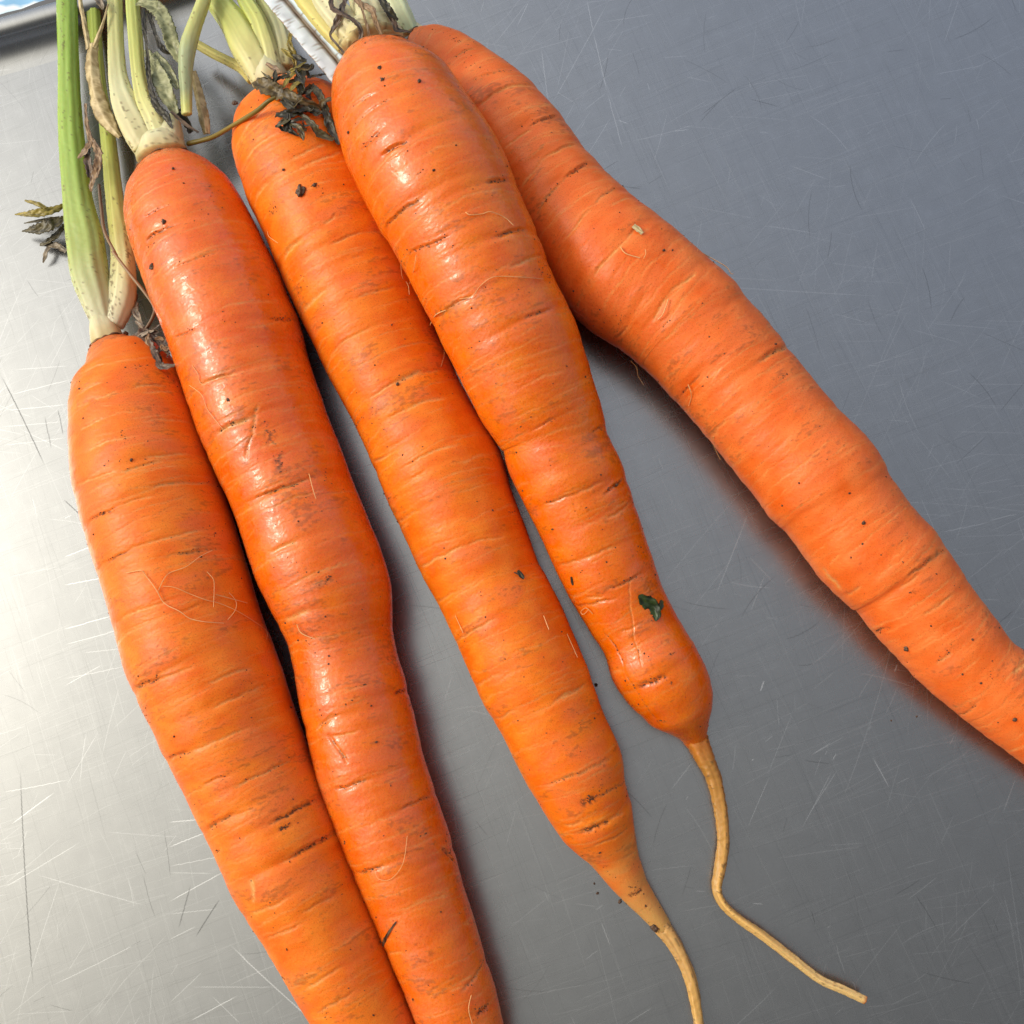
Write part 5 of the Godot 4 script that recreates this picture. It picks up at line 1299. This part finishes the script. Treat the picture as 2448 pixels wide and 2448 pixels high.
func crumb_data() -> Array:
	var all := []
	all.append({"name": "soil_clump", "on": 3, "where": "at the third carrot pale tip", "p": [-75.75,33.8,-130.34,1.59]})
	all.append({"name": "soil_clump", "on": 3, "where": "at the third carrot pale tip", "p": [-72.18,33.94,-131.74,0.67]})
	all.append({"name": "soil_crumb", "on": 2, "where": "second from its crown", "p": [-110.67,34.4,-123.13,0.7]})
	all.append({"name": "soil_crumb", "on": 2, "where": "third from its crown", "p": [-114.14,31.57,-112.49,1.01]})
	all.append({"name": "soil_crumb", "on": 4, "where": "nearest its crown", "p": [-53.03,49.1,-153.87,0.54]})
	all.append({"name": "soil_crumb", "on": 4, "where": "third from its crown", "p": [-43.24,49.38,-149.67,0.57]})
	all.append({"name": "soil_crumb", "on": 4, "where": "second from its crown", "p": [-52.18,49.77,-150.3,0.54]})
	all.append({"name": "soil_crumb", "on": 4, "where": "fourth from its crown", "p": [-61.5,43.87,-140.23,0.42]})
	all.append({"name": "soil_crumb", "on": 3, "where": "second from its crown", "p": [-80.34,33.96,-136.19,0.4]})
	all.append({"name": "soil_crumb", "on": 5, "where": "third from its crown", "p": [60.1,27.76,-44.5,0.49]})
	all.append({"name": "soil_crumb", "on": 5, "where": "fourth from its crown", "p": [68.79,26.92,-35.24,0.34]})
	all.append({"name": "soil_crumb", "on": 5, "where": "fifth from its crown", "p": [70.53,18.27,-15.68,0.69]})
	all.append({"name": "soil_crumb", "on": 5, "where": "seventh from its crown", "p": [93.94,19.29,0.98,0.57]})
	all.append({"name": "soil_crumb", "on": 5, "where": "sixth from its crown", "p": [84.45,23.34,-17.39,0.3]})
	all.append({"name": "soil_crumb", "on": 5, "where": "nearest its crown", "p": [14.97,30.96,-112.53,0.41]})
	all.append({"name": "soil_crumb", "on": 5, "where": "second from its crown", "p": [24.95,27.11,-81.12,0.22]})
	all.append({"name": "soil_crumb", "on": 4, "where": "fifth from its crown", "p": [2.52,27.02,-54.76,0.41]})
	all.append({"name": "soil_crumb", "on": 2, "where": "fifth from its crown", "p": [-66.62,27.93,-14.02,0.29]})
	all.append({"name": "soil_crumb", "on": 2, "where": "sixth from its crown", "p": [-66.73,27.78,-12.14,0.29]})
	all.append({"name": "soil_crumb", "on": 2, "where": "fourth from its crown", "p": [-91.89,34.5,-76,0.55]})
	all.append({"name": "soil_crumb", "on": 1, "where": "second from its crown", "p": [-115.37,34.65,-61.41,0.45]})
	all.append({"name": "soil_crumb", "on": 1, "where": "nearest its crown", "p": [-132.49,28.87,-81.46,0.34]})
	all.append({"name": "soil_crumb", "on": 3, "where": "third from its crown", "p": [-50.93,29.42,-80.53,0.45]})
	all.append({"name": "soil_crumb", "on": 2, "where": "nearest its crown", "p": [-110.09,31.77,-138.88,0.44]})
	all.append({"name": "soil_crumb", "on": 0, "where": "left of the third carrot tip, upper of a pair", "p": [-4.41,0.05,41.4,0.32]})
	all.append({"name": "soil_crumb", "on": 0, "where": "left of the third carrot tip, lower of a pair", "p": [-3.61,0.05,43.68,0.41]})
	all.append({"name": "soil_crumb", "on": 0, "where": "in the gap beside the bulb end", "p": [-3.32,0.05,-7.76,0.52]})
	all.append({"name": "soil_crumb", "on": 0, "where": "below the right carrot, nearer to it", "p": [76.67,0.05,0.25,0.28]})
	all.append({"name": "soil_crumb", "on": 0, "where": "below the right carrot, farther from it", "p": [70.36,0.05,1.25,0.24]})
	all.append({"name": "soil_crumb", "on": 3, "where": "nearest its crown", "p": [-96.05,27.29,-159.08,0.77]})
	all.append({"name": "soil_crumb", "on": 3, "where": "fourth from its crown", "p": [10.27,4.25,50.97,1.12]})
	all.append({"name": "soil_crumb", "on": 0, "where": "at the third carrot pale tip", "p": [1.92,0.05,45.58,0.59]})
	return all

func scratch_data() -> Array:
	var all := []
	all.append_array([151.58,-358.99,150.71,-349,0.8])
	all.append_array([150.71,-349,149.62,-329.73,0.8])
	all.append_array([149.62,-329.73,149.28,-311.75,0.7])
	all.append_array([135.3,-348.69,133.03,-332.01,0.7])
	all.append_array([157.49,-357.13,133.7,-330.7,0.6])
	all.append_array([135.64,-363.99,130.26,-357.07,0.7])
	all.append_array([149.63,-348.77,125.48,-348.33,0.4])
	all.append_array([149.62,-329.73,141.59,-326.1,0.5])
	all.append_array([141.55,-323.08,139.84,-321.4,0.6])
	all.append_array([150.21,-320.73,152.71,-318.88,0.8])
	all.append_array([164.06,-313,168.33,-312.26,0.8])
	all.append_array([166.84,-335.57,174.39,-333.8,0.4])
	all.append_array([123.17,-367.91,121.27,-364.46,0.5])
	all.append_array([161.14,-329.53,161.14,-326.77,0.5])
	all.append_array([135.71,-334.53,139.93,-329.36,0.5])
	all.append_array([171.74,-327.95,178.31,-324.28,0.4])
	all.append_array([152.46,-327.2,155.29,-330.22,0.4])
	all.append_array([115.42,-140.72,122.67,-146.15,0.7])
	all.append_array([118.31,-137.46,119.22,-138.16,0.7])
	all.append_array([143.98,-158.7,145.65,-161.13,0.8])
	all.append_array([131.49,-127.32,140.28,-138.03,0.6])
	all.append_array([144.05,-123.79,155.59,-135.61,0.6])
	all.append_array([151.94,-140.69,161.15,-143.04,0.5])
	all.append_array([166.11,-136.22,167.88,-128.41,0.6])
	all.append_array([90.18,-114.24,90.93,-108.26,0.7])
	all.append_array([145.8,-87,146.03,-84.78,0.7])
	all.append_array([89.61,-89.59,97.17,-91.84,0.6])
	all.append_array([114.57,-115.8,117.18,-115.09,0.5])
	all.append_array([127.3,-109.75,129.87,-109,0.8])
	all.append_array([156.31,-137.97,157.64,-139.26,0.7])
	all.append_array([143.31,-99.81,144.42,-100.43,0.5])
	all.append_array([89.53,-117.09,91.64,-117.93,0.5])
	all.append_array([139.34,-184.62,154.01,-204.01,0.7])
	all.append_array([147.07,-178.7,153.37,-187.01,0.5])
	all.append_array([143.79,-158.71,145.45,-161.23,0.9])
	all.append_array([166.07,-136.93,167.93,-128.35,0.6])
	all.append_array([185.14,-134.6,187.01,-136.58,0.8])
	all.append_array([146.8,-126.63,156.95,-135.54,0.6])
	all.append_array([199.31,-186.35,212.24,-185.72,0.7])
	all.append_array([212.38,-186.12,219.51,-185.95,0.7])
	all.append_array([177.57,-155.1,178.7,-156.69,0.9])
	all.append_array([192.48,-115.87,198.18,-123.25,0.7])
	all.append_array([150.79,-192.94,155.44,-183.86,0.5])
	all.append_array([167.13,-143.02,168.01,-143.83,0.6])
	all.append_array([151.8,-140.51,157.37,-142.39,0.6])
	all.append_array([154.9,-139.73,155.77,-140.54,0.7])
	all.append_array([156.48,-138.11,157.72,-139.43,0.7])
	all.append_array([136.83,-142.81,137.52,-143.05,0.9])
	all.append_array([139.35,-137.88,150.13,-151.67,0.4])
	all.append_array([165.19,-172.26,166.85,-173.54,0.7])
	all.append_array([203.67,-167.32,208.29,-166.11,0.5])
	all.append_array([141.44,-146.4,143.84,-147.45,0.6])
	all.append_array([-29.12,-232.35,-18.34,-231.53,1])
	all.append_array([-31.24,-220.53,-17.58,-220.77,1])
	all.append_array([-27.76,-239.91,-19.58,-240.88,0.9])
	all.append_array([-31.98,-216.4,-15.82,-216.53,0.8])
	all.append_array([-27.1,-212.98,-17.13,-211.49,0.6])
	all.append_array([-33.94,-205.47,-22.43,-208.57,0.8])
	all.append_array([-25.88,-250.39,-23.54,-250.89,0.7])
	all.append_array([-33.57,-207.51,-16.23,-206.62,0.6])
	all.append_array([-24.91,-255.77,-20.46,-249.31,-0.5])
	all.append_array([-14.03,-157.84,-3.68,-159.11,1])
	all.append_array([-14.94,-153.17,0.32,-152.35,0.8])
	all.append_array([-16.64,-144.54,-0.47,-148.56,0.9])
	all.append_array([-17.22,-141.62,-4.12,-139.8,0.7])
	all.append_array([-3.19,-130.9,14.9,-106.89,0.9])
	all.append_array([-14.92,-122.95,7.31,-117.75,0.7])
	all.append_array([-10.08,-119.69,-4.06,-111.28,0.7])
	all.append_array([-12.81,-164.03,-5.05,-162.8,0.9])
	all.append_array([-16.98,-114.94,-3.54,-118.16,0.9])
	all.append_array([-18.44,-135.38,-10.71,-137.02,0.8])
	all.append_array([-15.23,-151.69,-3.7,-148.68,0.6])
	all.append_array([-21.43,-120.21,-11.11,-125.9,0.6])
	all.append_array([-3.17,-142.19,-11.21,-134.53,-0.5])
	all.append_array([-10.03,-147.35,-15.21,-137.65,-0.4])
	all.append_array([-36.34,-295.86,-28.5,-266.67,-0.6])
	all.append_array([-36.56,-285.31,-19.13,-282.26,0.8])
	all.append_array([-35.06,-289.48,-16.34,-289.06,0.8])
	all.append_array([-32.32,-296.35,-16.4,-293.09,0.6])
	all.append_array([-21.93,-281.85,-21.8,-273.91,-0.4])
	all.append_array([-26.05,-280.61,-25.79,-271.08,-0.35])
	all.append_array([-38.86,-280.98,-20.75,-277.56,0.6])
	all.append_array([-39.75,-275.7,-20.82,-272.86,0.5])
	all.append_array([-54.32,-173.56,-41.29,-178.88,0.9])
	all.append_array([-49.26,-187.31,-55.22,-132.39,-0.5])
	all.append_array([-59.63,-158.03,-36.22,-164.91,0.7])
	all.append_array([-50.41,-159.98,-22.37,-144.95,0.6])
	all.append_array([-55.51,-182.4,-36.84,-181.2,0.8])
	all.append_array([-51.04,-131.42,-23.88,-137.15,0.7])
	all.append_array([-60.75,-125.65,-42.77,-158.13,0.5])
	return all

func strip_data() -> Array:
	return [-90.36,23,-196.27,-86.55,24,-190.6,-77.62,26,-178.64,-68.51,27.5,-166.52,-64.37,28,-160.37]
